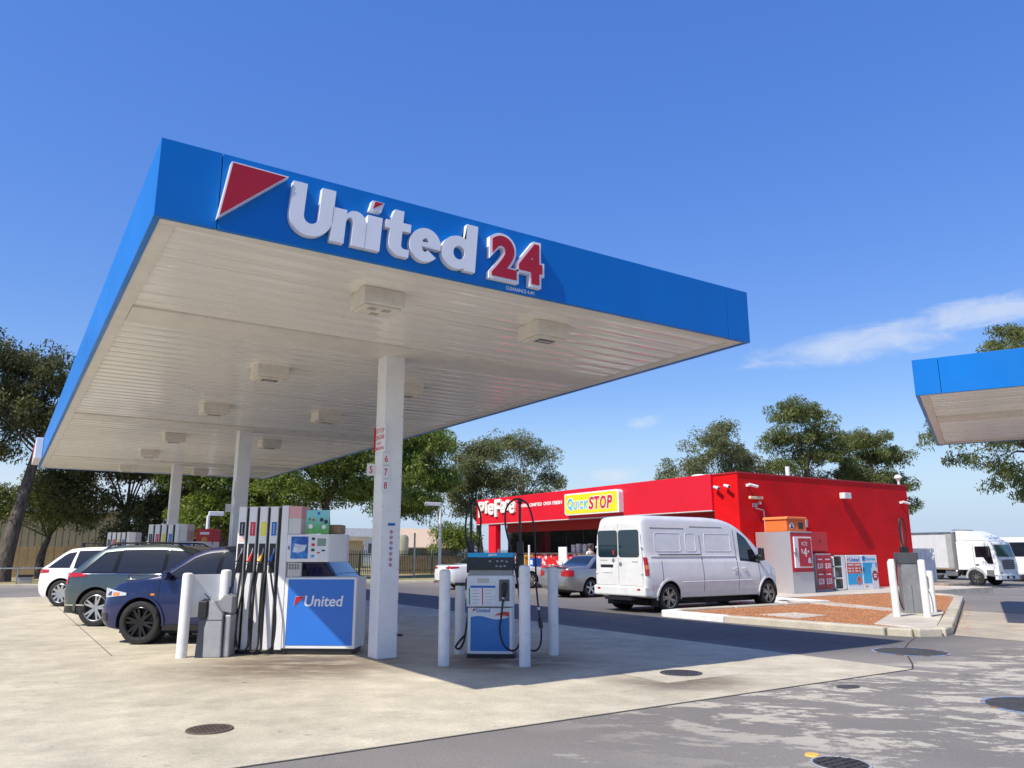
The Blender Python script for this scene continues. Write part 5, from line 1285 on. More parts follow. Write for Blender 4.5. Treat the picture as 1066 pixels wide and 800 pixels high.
# grey green SUV
L_, H_ = 4.77, 1.70
sf = suv_spec(4.52, 1.89, 1.69, 2.765, .945, .375, GREYGREEN, 1.06, 1.02, .62, cladding=.055, clad_mat=GREYGREEN, sill=.10,
              windows=[(.42, 1.10, .85, 1.12, .05, .15), (1.20, 2.18, 1.20, 2.16, .035, .125), (2.26, 3.14, 2.24, 2.72, .035, .125)], band=(.40, 3.20, .80, 2.76),
              patches=[('tail_light', LENS_RED, lambda u, v: (.035 + .50 * u, 1.00 + .02 * u + (.10 - .035 * u) * v), 14, 3, .012), ('tail_light', LENS_RED, lambda u, v: (.03 + .10 * u, .86 + .14 * v), 5, 4, .012), ('reflector', CHROME, lambda u, v: (.06 + .5 * u, .42 + .03 * v), 10, 2, .012), ('bumper_trim', BLACK_PL, lambda u, v: (.03 + .55 * u, .27 + .13 * v), 10, 3, .010), ('head_light', LENS_CLEAR, lambda u, v: (4.05 + .4 * u, .70 + .10 * v), 10, 3, .01), ('chrome_strip', CHROME, lambda u, v: (.45 + 2.7 * u, 1.066 - .012 * u + .014 * v), 24, 1, .018)],
              handle_m=CHROME, extra=[roof_rails(.72, 2.5), rear_plate(.85)])
car('parked_suv', 'dark grey green SUV facing right, between the white and the blue car', 'car', sf, place(sf, (1.84, 18.9), 0, -1, HEAD), HEAD)
# white SUV
te = suv_spec(4.60, 1.90, 1.70, 2.84, .95, .37, WHITE_P, 1.05, 1.00, .70, spokes=10, rim='single', sill=.06,
              windows=[(.34, .98, .72, 1.04, .05, .14), (1.14, 2.18, 1.14, 2.16, .035, .125), (2.26, 3.16, 2.24, 2.72, .035, .125)],
              patches=[('tail_light', LENS_RED, lambda u, v: (.03 + .36 * u, .93 + .03 * u + (.13 - .05 * u) * v), 12, 3, .012), ('head_light', LENS_CLEAR, lambda u, v: (4.15 + .35 * u, .70 + .12 * v), 10, 3, .01)], extra=[roof_bars((1.1, 2.2)), rear_plate(.85)])
car('parked_suv', 'white SUV with roof bars, leftmost of the parked cars', 'car', te, place(te, (1.64, 26.56), 0, -1, HEAD), HEAD)
# blue small SUV, nose to the left
ax = suv_spec(4.30, 1.80, 1.64, 2.67, .84, .355, BLUE_P, 1.06, 1.05, .50, rim='double', spokes=6, band=(.60, 3.14, .78, 2.70), rim_m=RIM_BLACK, sill=.09, cladding=.03, clad_mat=BLUE_P,
              windows=[(.62, 1.18, .80, 1.20, .05, .14), (1.26, 2.14, 1.26, 2.13, .035, .12), (2.22, 3.08, 2.20, 2.66, .035, .12)],
              patches=[('head_light', LENS_CLEAR, lambda u, v: (3.74 + .50 * u, .80 - .05 * u + (.04 + .13 * u) * v), 14, 4, .012), ('head_lamp_bowl', mat('lamp_bowl', (.10, .10, .11), .1, .6), lambda u, v: (4.05 + .10 * u, .79 + .07 * v), 6, 3, .015), ('indicator', LENS_AMBER, lambda u, v: (3.88 + .13 * u, .79 + .055 * v), 6, 3, .017), ('side_marker', LENS_AMBER, lambda u, v: (3.22 + .07 * u, .80 + .03 * v), 3, 2, .012), ('tail_light', LENS_RED, lambda u, v: (.03 + .3 * u, .88 + .16 * v), 8, 3, .012), ('bumper_grille', BLACK_PL, lambda u, v: (4.10 + .19 * u, .36 + .14 * v), 8, 3, .008)], extra=[rear_plate(.8)])
hb = HEAD + PI
car('parked_suv', 'dark blue SUV with black wheels facing left behind the nearest pump', 'car', ax, place(ax, (2.13, 14.77), 1, 1, hb), hb)
# sedans
def sedan_spec(L, W, H, wb, fo, r, pm_, **kw):
    ro = L - wb - fo; bl = .92
    top = [(0, .62), (.02, .84), (.07, .95), (.16, 1.00), (L * .13, 1.03), (L * .19, 1.045), (L * .24, 1.12), (L * .33, H - .07), (L * .40, H - .012), (L * .46, H), (L * .54, H - .03), (L * .60, H - .12), (L * .69, 1.06), (L * .74, .97), (L * .80, .93), (L * .92, .83), (L - .12, .73), (L - .03, .60), (L, .50)]
    d = dict(L=L, W=W, top=top, belt=[(0, bl + .02), (L * .5, bl), (L, bl - .08)], bot=[(0, .38), (.25, .24), (.6, .19), (L - .6, .18), (L - .2, .2), (L, .3)], plan=PL_STD(L), r=r, axles=(ro, ro + wb), paint=pm_, tum=.46,
             seams=[(L * .29, L * .32, .42, bl), (L * .49, L * .49, .28, bl), (L * .72, L * .72, .30, bl - .02)], handles=[(L * .335, bl - .09), (L * .525, bl - .1)], mirror=(L * .675, bl + .05),
             windows=[(L * .235, L * .475, L * .335, L * .475, .04, .11), (L * .495, L * .685, L * .495, L * .60, .04, .11)], screens=[('windscreen', L * .72, L * .585, .95), ('rear_window', L * .205, L * .36, .92)], spokes=5, rim='double', rim_m=RIM_SILVER)
    d.update(kw); return d
se = sedan_spec(4.45, 1.70, 1.45, 2.535, .86, .31, SILVER_P, spokes=5, rim='single',
                patches=[('tail_light', LENS_RED, lambda u, v: (-.004 + .30 * u, .70 + .02 * u + (.24 - .06 * u) * v), 12, 4, .012)],
                extra=[rear_plate(.80), lambda c, s: [B('tail_light', LENS_RED, c, -.006, .02, sd_ * .56 - .09, sd_ * .56 + .09, .72, .88, .02) for sd_ in (-1, 1)], lambda c, s: B('spoiler', SILVER_P, c, .02, .24, -.62, .62, 1.05, 1.075, .01)])
car('parked_sedan', 'silver sedan with red tail light parked between the bollard and the white van', 'car', se, place(se, (17.25, 21.5), 0, -1, R(3)), R(3))
ca_ = sedan_spec(4.85, 1.83, 1.47, 2.775, .98, .335, WHITE_P, spokes=9, rim='single',
                 patches=[('tail_light', LENS_RED, lambda u, v: (-.004 + .42 * u, .84 + .05 * u + (.12 - .07 * u) * v), 12, 4, .012)],
                 extra=[rear_plate(.75), lambda c, s: [B('tail_light', LENS_RED, c, -.006, .02, sd_ * .58 - .14, sd_ * .58 + .11, .86, .93, .02) for sd_ in (-1, 1)]])
car('parked_sedan', 'white sedan parked nose to the shop behind the gas pump', 'car', ca_, place(ca_, (19.6, 28.6), 1, -1, R(-4)), R(-4))

# ---------------------------------------------------------------- the van
Lv, Wv = 5.74, 1.96
vtop = [(0, 2.18), (.015, 2.32), (.05, 2.41), (.14, 2.455), (.4, 2.47), (2.6, 2.47), (3.1, 2.45), (3.6, 2.36), (4.0, 2.20), (4.45, 1.90), (4.9, 1.52), (5.12, 1.34), (5.35, 1.21), (5.54, 1.02), (5.67, .82), (5.74, .55)]
vs = dict(L=Lv, W=Wv, top=vtop, belt=[(0, 1.28), (3.6, 1.28), (4.7, 1.20), (Lv, .9)], bot=[(0, .42), (.2, .36), (.6, .33), (Lv - .5, .30), (Lv - .15, .28), (Lv, .32)],
          plan=[(0, .90), (.02, .945), (.07, .975), (.2, .995), (.5, 1.0), (4.5, 1.0), (5.1, .965), (5.42, .91), (5.62, .80), (Lv, .64)], tum=.115, rr=.16, r=.36, axles=(.86, 5.0), paint=VAN_P, gap=.06, inset=.13, tw=.22,
          windows=[(3.82, 4.74, 3.86, 4.20, .02, .22)], glass=GLASS_DK,
          screens=[('windscreen', 5.02, 3.88, .97)], seams=[(3.66, 3.66, .36, 2.12), (4.62, 4.62, .74, 1.2), (2.20, 2.20, .36, 1.95), (.62, .62, .75, 1.28)], handles=[(3.92, 1.06), (3.52, 1.06)],
          spokes=5, rim='double', rim_m=mat('van_rim', (.42, .38, .32), .4, .6, var=.15), mirror=(4.56, 1.36), mirror_m=BLACK_PL, cladding=.045, clad_mat=VAN_P,
          patches=[('tail_light', LENS_RED, lambda u, v: (.012 + .10 * u, .92 + .46 * v), 6, 8, .014), ('tail_light_amber', LENS_AMBER, lambda u, v: (.03 + .075 * u, 1.08 + .10 * v), 5, 4, .018), ('slide_rail', BLACK_PL, lambda u, v: (.55 + 1.62 * u, 1.425 + .028 * v), 20, 1, .012), ('roof_slot', GREY_PL, lambda u, v: (.32 + 1.3 * u, 2.115 + .02 * v), 16, 1, .005), ('roof_slot', GREY_PL, lambda u, v: (1.85 + 1.35 * u, 2.17 + .02 * v), 16, 1, .005), ('head_light', LENS_CLEAR, lambda u, v: (5.22 + .3 * u, .86 + .2 * v - .1 * u), 8, 4, .012), ('rub_strip', VAN_P, lambda u, v: (.05 + .45 * u, .62 + .04 * v), 8, 2, .012)])
def van_extra(c, s):
    # pressed side panels: raised outlines following the side
    for side in (-1, 1):
        for x0, x1 in ((.42, 1.42), (1.60, 2.02), (2.36, 3.48)):
            z0, z1 = 1.53, 2.00; rc_ = .07; pts = []
            for cx_, cz_, a0 in ((x1 - rc_, z1 - rc_, 0), (x0 + rc_ + .03, z1 - rc_, 90), (x0 + rc_, z0 + rc_, 180), (x1 - rc_ - .02, z0 + rc_, 270)):
                for k in range(5): pts.append((cx_ + rc_ * math.cos(R(a0 + 22.5 * k)), cz_ + rc_ * math.sin(R(a0 + 22.5 * k))))
            pts.append(pts[0])
            MB().tube([(x, side * (s.hw(x, z) + .001), z) for x, z in pts], .007, 6).build('pressed_panel', VAN_P, c, smooth=60)
        MB().tube([(x, side * (s.hw(x, 1.40) + .0), 1.40) for x in np.linspace(.25, 3.62, 26)], .014, 6).build('body_crease', VAN_P, c, smooth=60)
        MB().tube([(x, side * (s.hw(x, .74) - .002), .74) for x in np.linspace(1.35, 4.25, 20)], .012, 6).build('body_crease', VAN_P, c, smooth=60)
        B('mud_flap', BLACK_RUB, c, .42, .45, side * .80 - .12, side * .80 + .12, .14, .45)
        xm = 4.42; MB().prism([(4.50, 1.26), (4.66, 1.28), (4.64, 1.62), (4.54, 1.64)], side * 1.0, side * 1.16, 'Y').build('mirror_head', BLACK_PL, c, bevel=.03)
    MB().lathe([(0, -.009), (.06, -.006), (.07, 0)], 16, (3.52, -s.hw(3.52, .98) - .001, .92), 'Y').build('fuel_cap', VAN_P, c)
    # rear doors at x = 0
    def R_(n, m_, y0, y1, z0, z1, d=.012, bev=.0): return MB().box(-d, .004, y0, y1, z0, z1).build(n, m_, c, bevel=bev)
    for sd_ in (-1, 1):
        y0, y1 = (.012, .86) if sd_ > 0 else (-.86, -.012)
        d = MB().prism([(sd_ * a_, b_) for a_, b_ in ((.012, .66), (.86, .66), (.87, 1.28), (.81, 1.95), (.74, 2.16), (.60, 2.24), (.012, 2.26))], -.022, .004, 'X').build('rear_door', VAN_P, c, bevel=.012)
        wpoly = rrect(min(y0, y1) + (.09 if sd_ < 0 else .010), max(y0, y1) - (.09 if sd_ > 0 else .010), 1.38, 2.08, .08)
        MB().prism(wpoly, -.030, -.0225, 'X').build('rear_window', mat('van_glass', (.012, .03, .04), .04, var=.05, coat=.6), d)
        for zz in (.95, 1.62): B('hinge', VAN_P, d, -.04, -.022, sd_ * .84 - .03, sd_ * .84 + .03, zz, zz + .05, .004)
        B('reflector', LENS_RED, c, -.062, -.05, sd_ * .74 - .05, sd_ * .74 + .05, .56, .60)
    B('bumper', VAN_P, c, -.05, .25, -.96, .96, .40, .655, .04)
    MB().prism(rrect(.20, .68, 1.12, 1.19, .02), -.034, -.0225, 'X').build('handle_strip', BLACK_PL, c)
    B('number_plate', PAPER, c, -.034, -.0225, .27, .62, .98, 1.09, .003)
    MB().lathe([(0, -.030), (.055, -.028), (.06, -.0225)], 18, (0, -.08, 1.2), 'X').build('lock_ring', CHROME, c)
    MB().lathe([(0, -.030), (.05, -.028), (.055, -.0225)], 18, (0, .19, 1.30), 'X').build('badge', CHROME, c)
    B('badge_text', GREY_LT, c, -.026, -.0226, .42, .70, 1.29, 1.315); B('badge_text', GREY_LT, c, -.026, -.0226, -.72, -.50, 1.25, 1.28); B('sticker', RED_TXT, c, -.034, -.0302, .15, .20, 1.45, 1.56)
    B('tow_bar', BLACK_PL, c, -.08, .3, -.5, .5, .30, .38)
vs['extra'] = [van_extra]
vh = R(3.0)
car('delivery_van', 'white high roof delivery van seen from behind, parked beside the shop', 'van', vs, place(vs, (14.66, 15.05), 0, -1, vh), vh)
ws = MB().prism([(0, 0), (1.8, 0), (1.8, .12), (1.7, .16), (.1, .16), (0, .12)], 0, .18, 'Y').build('wheel_stop', WK, None, bevel=.02, loc=(18.3, 17.2, .004), rot=(0, 0, R(15))); tag(ws, 'white concrete wheel stop under the van', 'wheel stop')
for k in range(1):
    w2 = thing('wheel_stop', 'black and yellow rubber wheel stop beyond the van', 'wheel stop', (17.4, 18.6, .004), R(8)); B('body', BLACK_RUB, w2, 0, 1.6, 0, .15, 0, .11, .02)
    for q in (.1, .6, 1.1): B('yellow_band', YELLOW, w2, q, q + .25, -.004, .154, .02, .114)

# ---------------------------------------------------------------- trucks
def truck(label, loc, rz, near=True, box_len=6.6, box_h=3.35):
    c = thing('box_truck', label, 'truck', loc, rz)     # local +X is forward, origin under the front axle
    TW = mat('truck_white', (.80, .80, .78), .35, dirt=.05); BXW = mat('truck_box', (.60, .60, .585), .4, var=.05, dirt=.12)
    W2 = 1.22
    body = MB()
    prof = [(-1.05, .95), (.0, .95), (.62, .62), (1.30, .55), (1.38, .62), (1.40, 1.30), (1.32, 1.75), (1.10, 2.62), (.95, 2.72), (-1.05, 2.74)]
    cab = MB().prism(prof, -W2, W2, 'Y').build('cab', TW, c, bevel=.07, seg=3)
    fair = MB().prism([(-1.05, 2.745), (.95, 2.745), (.45, 3.05), (-.25, 3.38), (-.6, 3.42), (-1.05, 3.42)], -1.15, 1.15, 'Y').build('roof_fairing', TW, c, bevel=.08, seg=3)
    MB().add([(1.335, -1.05, 1.78), (1.335, 1.05, 1.78), (1.14, 1.02, 2.52), (1.14, -1.02, 2.52)], [(0, 1, 2, 3)]).build('windscreen', mat('truck_glass', (.05, .10, .085), .05, var=.3, vscale=2, coat=.5), c).location = (.012, 0, 0)
    for s_ in (-1, 1):
        MB().prism([(.10, 1.75), (.55, 1.75), (.80, 1.35), (1.14, 1.35), (1.0, 2.42), (.10, 2.42)], s_ * 1.224, s_ * 1.232, 'Y').build('side_window', GLASS_DK, c)
        MB().tube([(-.0, s_ * 1.222, .95), (-.02, s_ * 1.222, 2.6)], .01, 5).build('door_seam', DARK, c); B('door_handle', BLACK_PL, c, .05, .25, s_ * 1.235 - .012, s_ * 1.235 + .012, 1.25, 1.32)
        B('mirror', BLACK_PL, c, .92, 1.02, s_ * 1.38 - .1, s_ * 1.38 + .1, 1.75, 2.35, .03); MB().tube([(.95, s_ * 1.22, 2.3), (.97, s_ * 1.4, 2.32)], .02, 6).build('mirror_arm', BLACK_PL, c)
        B('head_light', LENS_CLEAR, c, 1.28, 1.41, s_ * .98 - .17, s_ * .98 + .17, .70, .92, .02); B('step', GREY_PL, c, .66, 1.1, s_ * 1.19 - .05, s_ * 1.19 + .045, .62, .98, .02)
        cabarch = MB().lathe([(.50, s_ * 1.19), (.62, s_ * 1.19), (.62, s_ * 1.245), (.50, s_ * 1.245)], 30, (0, 0, .52), 'Y'); cabarch.v = [(x, y, max(z, .45)) for x, y, z in cabarch.v]; cabarch.build('mud_guard', GREY_LT, c)
        for xw in (0, -4.3): add_wheel(c, xw, s_ * 1.08, s_, .50, .28, 8, 'truck', mat('truck_rim', (.16, .15, .14), .5, .4))
        B('side_guard', STEEL, c, -3.4, -1.2, s_ * 1.12 - .03, s_ * 1.12 + .03, .62, .72); 
        B('fuel_tank', STEEL, c, -1.95, -1.15, s_ * .95 - .22, s_ * .95 + .22, .55, .95, .08)
    B('grille', mat('truck_grille', (.22, .22, .22), .4), c, 1.395, 1.425, -.75, .75, 1.02, 1.62, .01)
    for k in range(5): B('grille_slat', BLACK_PL, c, 1.426, 1.44, -.72, .72, 1.06 + .11 * k, 1.10 + .11 * k)
    B('bumper', TW, c, 1.1, 1.46, -1.22, 1.22, .38, .70, .04); B('bumper_grille', BLACK_PL, c, 1.455, 1.47, -.5, .5, .45, .62); B('number_plate', PAPER, c, 1.471, 1.478, -.2, .2, .48, .58)
    B('chassis', DARK, c, -1.3 - box_len, 1.2, -.45, .45, .62, .94)
    bx2 = B('cargo_box', BXW, c, -1.25 - box_len, -1.25, -1.25, 1.25, .98, box_h, .02)
    for s_ in (-1, 1):
        for k in range(int(box_len / 1.1)): B('panel_rib', BXW, bx2, -1.3 - 1.1 * (k + 1), -1.26 - 1.1 * (k + 1), s_ * 1.262 - .01, s_ * 1.262 + .01, 1.1, box_h - .12)
        B('top_rail', STEEL, bx2, -1.25 - box_len, -1.25, s_ * 1.27 - .02, s_ * 1.27 + .02, box_h - .12, box_h - .0); B('bottom_rail', mat('rail_rust', (.30, .22, .15), .6), bx2, -1.25 - box_len, -1.25, s_ * 1.27 - .02, s_ * 1.27 + .02, .98, 1.08); B('corner_post', mat('corner_grey', (.36, .35, .33), .5), bx2, -1.62, -1.245, s_ * 1.268 - .01, s_ * 1.268 + .01, 1.08, box_h - .12)
    B('spoiler_bar', BLACK_PL, c, -1.3, -.95, -1.0, 1.0, 3.45, 3.49)
    return c
truck('white box truck with roof fairing parked across the street', (53.0, 25.9, hgt(53, 26)), R(-90))
t2 = thing('coach', 'white coach with dark windows behind the cab of the box truck', 'bus', (62.5, 27.2, hgt(62, 27)), R(-90))
B('body', mat('coach_white', (.78, .78, .77), .35), t2, -9, 1.6, -1.25, 1.25, .45, 3.1, .12); 
for s_ in (-1, 1):
    B('window_band', GLASS_DK, t2, -8.8, 1.2, s_ * 1.256 - .006, s_ * 1.256 + .006, 1.75, 2.75)
    for xw in (-.6, -6.4): add_wheel(t2, xw, s_ * 1.08, s_, .50, .28, 8, 'truck', mat('truck_rim', (.16, .15, .14), .5, .4))
B('windscreen', GLASS_DK, t2, 1.603, 1.612, -1.1, 1.1, 1.2, 2.8)
# ================================================================ trees
def leaf_mat(name, c0, c1, c2=(.16, .12, .05)):
    t = NT(name)
    at = t.node('ShaderNodeAttribute', attribute_name='leaf'); at.attribute_type = 'GEOMETRY'
    sp_ = t.node('ShaderNodeSeparateColor'); t.link(at.outputs['Color'], sp_.inputs[0])
    c = t.mix(sp_.outputs[0], c0, c1); c = t.mix(t.ramp(sp_.outputs[1], .90, .95, 0, .8), c, c2)
    t.base(c); t.set(Roughness=.5); t.b.inputs['Specular IOR Level'].default_value = .35
    tr = t.node('ShaderNodeBsdfTranslucent'); t.link(t.mix(1, c, (1.25, 1.35, .6), 'MULTIPLY'), tr.inputs[0])
    mx = t.node('ShaderNodeMixShader'); mx.inputs[0].default_value = .30
    t.link(t.b.outputs[0], mx.inputs[1]); t.link(tr.outputs[0], mx.inputs[2]); t.link(mx.outputs[0], t.n['Material Output'].inputs[0])
    return t.m
LEAF_OLIVE = leaf_mat('leaf_olive', (.065, .088, .025), (.205, .235, .075))
LEAF_DARK = leaf_mat('leaf_dark', (.045, .055, .022), (.150, .150, .052))
LEAF_BRIGHT = leaf_mat('leaf_bright', (.070, .110, .020), (.25, .32, .055))
LEAF_GREY = leaf_mat('leaf_grey_green', (.080, .098, .042), (.215, .235, .105), (.26, .15, .06))
t = NT('bark'); p = t.obj()
c = t.mix(t.ramp(t.noise(4, 5, .7, t.mapping(p, (3, 3, .6))), .35, .65), (.055, .042, .032), (.17, .14, .11)); t.base(c); t.set(Roughness=.95); t.bump(t.noise(9, 5, .7, t.mapping(p, (3, 3, .5))), .9, .05)
BARK = t.m
def crown_mesh(centers, radii, per, leaf, rg, droop=.0, asp=2.2, flat=.75):
    N = len(centers); cen = np.repeat(centers, per, axis=0); rad = np.repeat(radii, per)
    d = rg.normal(size=(N * per, 3)); d /= np.linalg.norm(d, axis=1)[:, None]
    rr = rad * np.cbrt(rg.uniform(.12, 1.0, N * per)); pos = cen + d * rr[:, None] * np.array([1, 1, flat])
    a = rg.normal(size=(N * per, 3)); a[:, 2] -= droop * 2.0; a /= np.linalg.norm(a, axis=1)[:, None]
    b = np.cross(a, rg.normal(size=(N * per, 3))); b /= np.linalg.norm(b, axis=1)[:, None]
    ln = leaf * rg.uniform(.6, 1.4, N * per)[:, None]; wd = ln / asp
    v = np.stack([pos - b * wd * .5, pos + a * ln * .5 - b * wd * .15, pos + a * ln, pos + a * ln * .5 + b * wd * .5], 1).reshape(-1, 3)
    n = N * per
    me = bpy.data.meshes.new('crown'); me.vertices.add(4 * n); me.vertices.foreach_set('co', v.astype(np.float32).ravel())
    me.loops.add(4 * n); me.loops.foreach_set('vertex_index', np.arange(4 * n, dtype=np.int32)); me.polygons.add(n)
    me.polygons.foreach_set('loop_start', np.arange(0, 4 * n, 4, dtype=np.int32)); me.polygons.foreach_set('loop_total', np.full(n, 4, dtype=np.int32))
    me.update(calc_edges=True)
    at = me.color_attributes.new('leaf', 'FLOAT_COLOR', 'POINT')
    clump = np.repeat(rg.uniform(0, 1, N), per); q = np.clip(.55 * clump + .45 * rg.uniform(0, 1, n), 0, 1)
    col = np.zeros((n, 4, 4), np.float32); col[:, :, 0] = q[:, None]; col[:, :, 1] = rg.uniform(0, 1, n)[:, None]; col[:, :, 3] = 1
    at.data.foreach_set('color', col.ravel())
    return me
def tree(name, label, base, lobes, m_, seed, nclump=90, per=110, leaf=.20, trunk_r=.25, trunk_top=None, droop=.2, clump_r=(.45, .95), lean=(0, 0), group='trees round the service station', fork=None, limbs=22, asp=2.2):
    """lobes: (x,y,z,rx,ry,rz) ellipsoids in world metres"""
    rg = np.random.default_rng(seed)
    t_ = thing(name, label, 'tree', base, 0, group)
    base = np.array(base, float)
    nclump = int(nclump * 1.6); per = int(per * 1.1); leaf *= 1.2; limbs = int(limbs * .6)
    L = np.array(lobes, float); vol = L[:, 3] * L[:, 4] * L[:, 5]; cnt = np.maximum(3, (nclump * vol ** .75 / np.sum(vol ** .75)).astype(int))
    cs = []
    for lo, k in zip(L, cnt):
        d = rg.normal(size=(k, 3)); d /= np.linalg.norm(d, axis=1)[:, None]; d[:, 2] = np.where(d[:, 2] < -.45, -d[:, 2] * .5, d[:, 2])
        r_ = rg.uniform(.12, 1.0, k) ** .6
        cs.append(lo[:3] + d * r_[:, None] * lo[3:])
    cs = np.concatenate(cs) - base
    rad = rg.uniform(clump_r[0], clump_r[1], len(cs))
    me = crown_mesh(cs, rad, per, leaf, rg, droop, asp); inst(me, 'crown', m_, t_)
    cc = L[:, :3].mean(0) - base
    tt = np.array(trunk_top, float) - base if trunk_top is not None else np.array([cc[0] * .6, cc[1] * .6, max(1.2, (L[:, 2] - L[:, 5]).min() - base[2] + .5)])
    bend = rg.uniform(-.15, .15, 2)
    pts = [Vector((0, 0, -.1)), Vector((tt[0] * .12 + bend[0], tt[1] * .12 + bend[1], tt[2] * .33)), Vector((tt[0] * .5 + bend[0], tt[1] * .5, tt[2] * .68)), Vector(tt)]
    MB().tube(arc(pts, 4), [trunk_r * (1.25 - .62 * min(1, k / 12) if k else 1.5) for k in range(13)], 10).build('trunk', BARK, t_, smooth=60)
    lm = MB(); order = rg.permutation(len(cs))[:limbs]
    for i in order:
        e = Vector(cs[i]); mid = Vector(tt) * .5 + e * .5 + Vector((rg.uniform(-.3, .3), rg.uniform(-.3, .3), rg.uniform(.0, .5))); s0 = Vector(tt) * rg.uniform(.86, .99)
        r0 = trunk_r * rg.uniform(.14, .30)
        lm.tube(arc([s0, s0 * .55 + mid * .45, mid, e], 3), [r0 * (1 - .088 * k) for k in range(10)], 6)
    lm.build('limbs', BARK, t_, smooth=60)
    return t_
GB = 'trees round the service station'
# left of the canopy
tree('gum_tree', 'tall gum tree with leaning dark trunk at the left edge', (.25, 48.5, .1), [(-1.5, 49, 9.5, 3.2, 3, 2.2), (1.6, 49, 8.4, 2.2, 2.4, 1.8), (.4, 49, 11.3, 2.6, 2.6, 1.6), (-3, 49, 12.4, 3.0, 2.6, 1.6), (-1.5, 49.4, 6.8, 2, 2, 1.2), (2.3, 49, 10.6, 1.3, 1.5, .9)], LEAF_DARK, 11, 160, 130, .21, .33, (1.2, 48.8, 7.4), .5)
tree('street_tree', 'small low tree on the verge behind the white SUV', (2.15, 53.5, .1), [(1.2, 53.5, 4.3, 2.2, 2, 1.7), (3.4, 53.2, 3.6, 1.9, 1.8, 1.3), (2.5, 54, 5.6, 2.0, 1.8, 1.3), (-.6, 53.5, 4.0, 1.5, 1.6, 1.5)], LEAF_OLIVE, 12, 85, 120, .19, .22, (2.4, 53.5, 2.5), .2)
tree('dark_tree', 'large dark tree with thick trunk behind the parked SUVs', (6.1, 50.5, .1), [(5.4, 50.5, 7.0, 3.0, 2.8, 2.0), (7.6, 50.5, 6.2, 2.6, 2.6, 2.2), (3.6, 50.8, 6.6, 2.2, 2.2, 1.8), (6.4, 50.5, 9.4, 3.2, 2.6, 1.8), (8.4, 50.8, 4.2, 2.0, 1.8, 1.2), (4.2, 50.5, 4.4, 2.0, 1.8, 1.2), (7.2, 50.2, 3.8, 2.0, 1.6, 1.0), (9.6, 50.5, 4.6, 1.8, 1.8, 1.6), (2.6, 50.8, 5.4, 1.6, 1.6, 1.4)], LEAF_DARK, 13, 230, 120, .21, .34, (6.0, 50.5, 4.0), .2)
tree('leafy_tree', 'leafy green tree behind the far end of the canopy, left of the second column', (10.6, 46.5, .1), [(9.6, 46.5, 6.2, 2.8, 2.6, 2.2), (12.0, 46.5, 5.6, 2.6, 2.6, 2.0), (10.8, 46.2, 4.0, 2.4, 2.0, 1.2), (10.8, 47, 8.2, 2.6, 2.4, 1.6), (9.4, 46.5, 3.2, 2.2, 2.0, 1.3), (12.6, 46.5, 3.0, 2.2, 2.0, 1.4)], LEAF_BRIGHT, 14, 190, 120, .21, .28, (10.7, 46.5, 3.4), .2)
tree('spreading_tree', 'wide spreading tree behind the second column and the pumps', (15.2, 43.0, .1), [(14.0, 43, 6.4, 2.6, 2.6, 1.9), (17.0, 43, 6.4, 2.6, 2.6, 1.8), (15.4, 43, 8.2, 3.0, 2.6, 1.6), (18.6, 43.2, 5.2, 1.8, 1.8, .9), (12.9, 43.0, 4.9, 1.6, 1.8, 1.1), (16.0, 43, 4.8, 2.6, 1.8, 1.0), (13.4, 43.4, 3.6, 1.6, 1.5, 1.0), (18.2, 43, 4.9, 1.8, 1.8, .8)], LEAF_BRIGHT, 15, 200, 115, .20, .30, (15.3, 43, 4.6), .2)
tree('weeping_tree', 'bright green drooping tree right of the first column', (20.4, 46.0, .1), [(22.0, 46, 6.6, 1.9, 1.9, 2.1), (23.4, 46, 8.6, 1.7, 1.7, 1.9), (22.4, 46, 4.4, 1.6, 1.6, 1.6), (24.4, 46.2, 6.0, 1.2, 1.2, 1.4), (21.2, 46, 8.8, 1.5, 1.5, 1.4), (20.6, 45.8, 4.2, 1.2, 1.2, 1.2)], LEAF_BRIGHT, 16, 170, 125, .20, .22, (21.4, 46, 4.6), .8)
tree('olive_tree', 'rounded olive green tree just left of the shop', (31.0, 52.0, .1), [(29.6, 52, 7.6, 2.4, 2.2, 2.0), (31.6, 52, 9.2, 2.0, 2.0, 1.7), (31.4, 52, 6.6, 2.6, 2.4, 1.9), (28.6, 52, 6.2, 1.7, 1.7, 1.4), (30.6, 52, 4.9, 2.4, 2.2, 1.2)], LEAF_GREY, 17, 125, 125, .20, .26, (30.8, 52, 4.0), .3)
tree('olive_tree', 'open crowned tree with visible forked limbs behind the shop front', (36.0, 54.0, .1), [(35.6, 54, 10.3, 2.2, 2.0, 1.5), (37.6, 54, 9.4, 2.0, 1.8, 1.3), (38.6, 54, 7.4, 1.7, 1.7, 1.3), (35.2, 54, 7.6, 1.6, 1.6, 1.3), (37.0, 54, 5.8, 2.2, 1.8, 1.0)], LEAF_GREY, 18, 80, 105, .19, .26, (36.4, 54, 6.2), .3, limbs=30)
tree('hedge_tree', 'dense rounded green bush beyond the street, left of the shop', (27.6, 50.5, .1), [(27.6, 50.5, 2.4, 1.7, 1.6, 1.5), (28.8, 50.5, 2.2, 1.3, 1.4, 1.3)], LEAF_BRIGHT, 19, 45, 120, .17, .15, None, .1, (.4, .6))
tree('shrub_row', 'dense low shrubs behind the far pumps under the canopy', (10.0, 49.0, .1), [(8.6, 49, 1.8, 2.4, 1.4, 1.6), (11.6, 49, 1.9, 2.2, 1.4, 1.6), (14.2, 49, 1.8, 2.0, 1.4, 1.5), (10, 49.4, 4.2, 3.0, 1.4, 1.8), (6.6, 49.4, 2.4, 2.0, 1.4, 1.8), (13.4, 49.4, 4.4, 2.6, 1.4, 1.6)], LEAF_DARK, 25, 130, 110, .2, .12, None, .1)
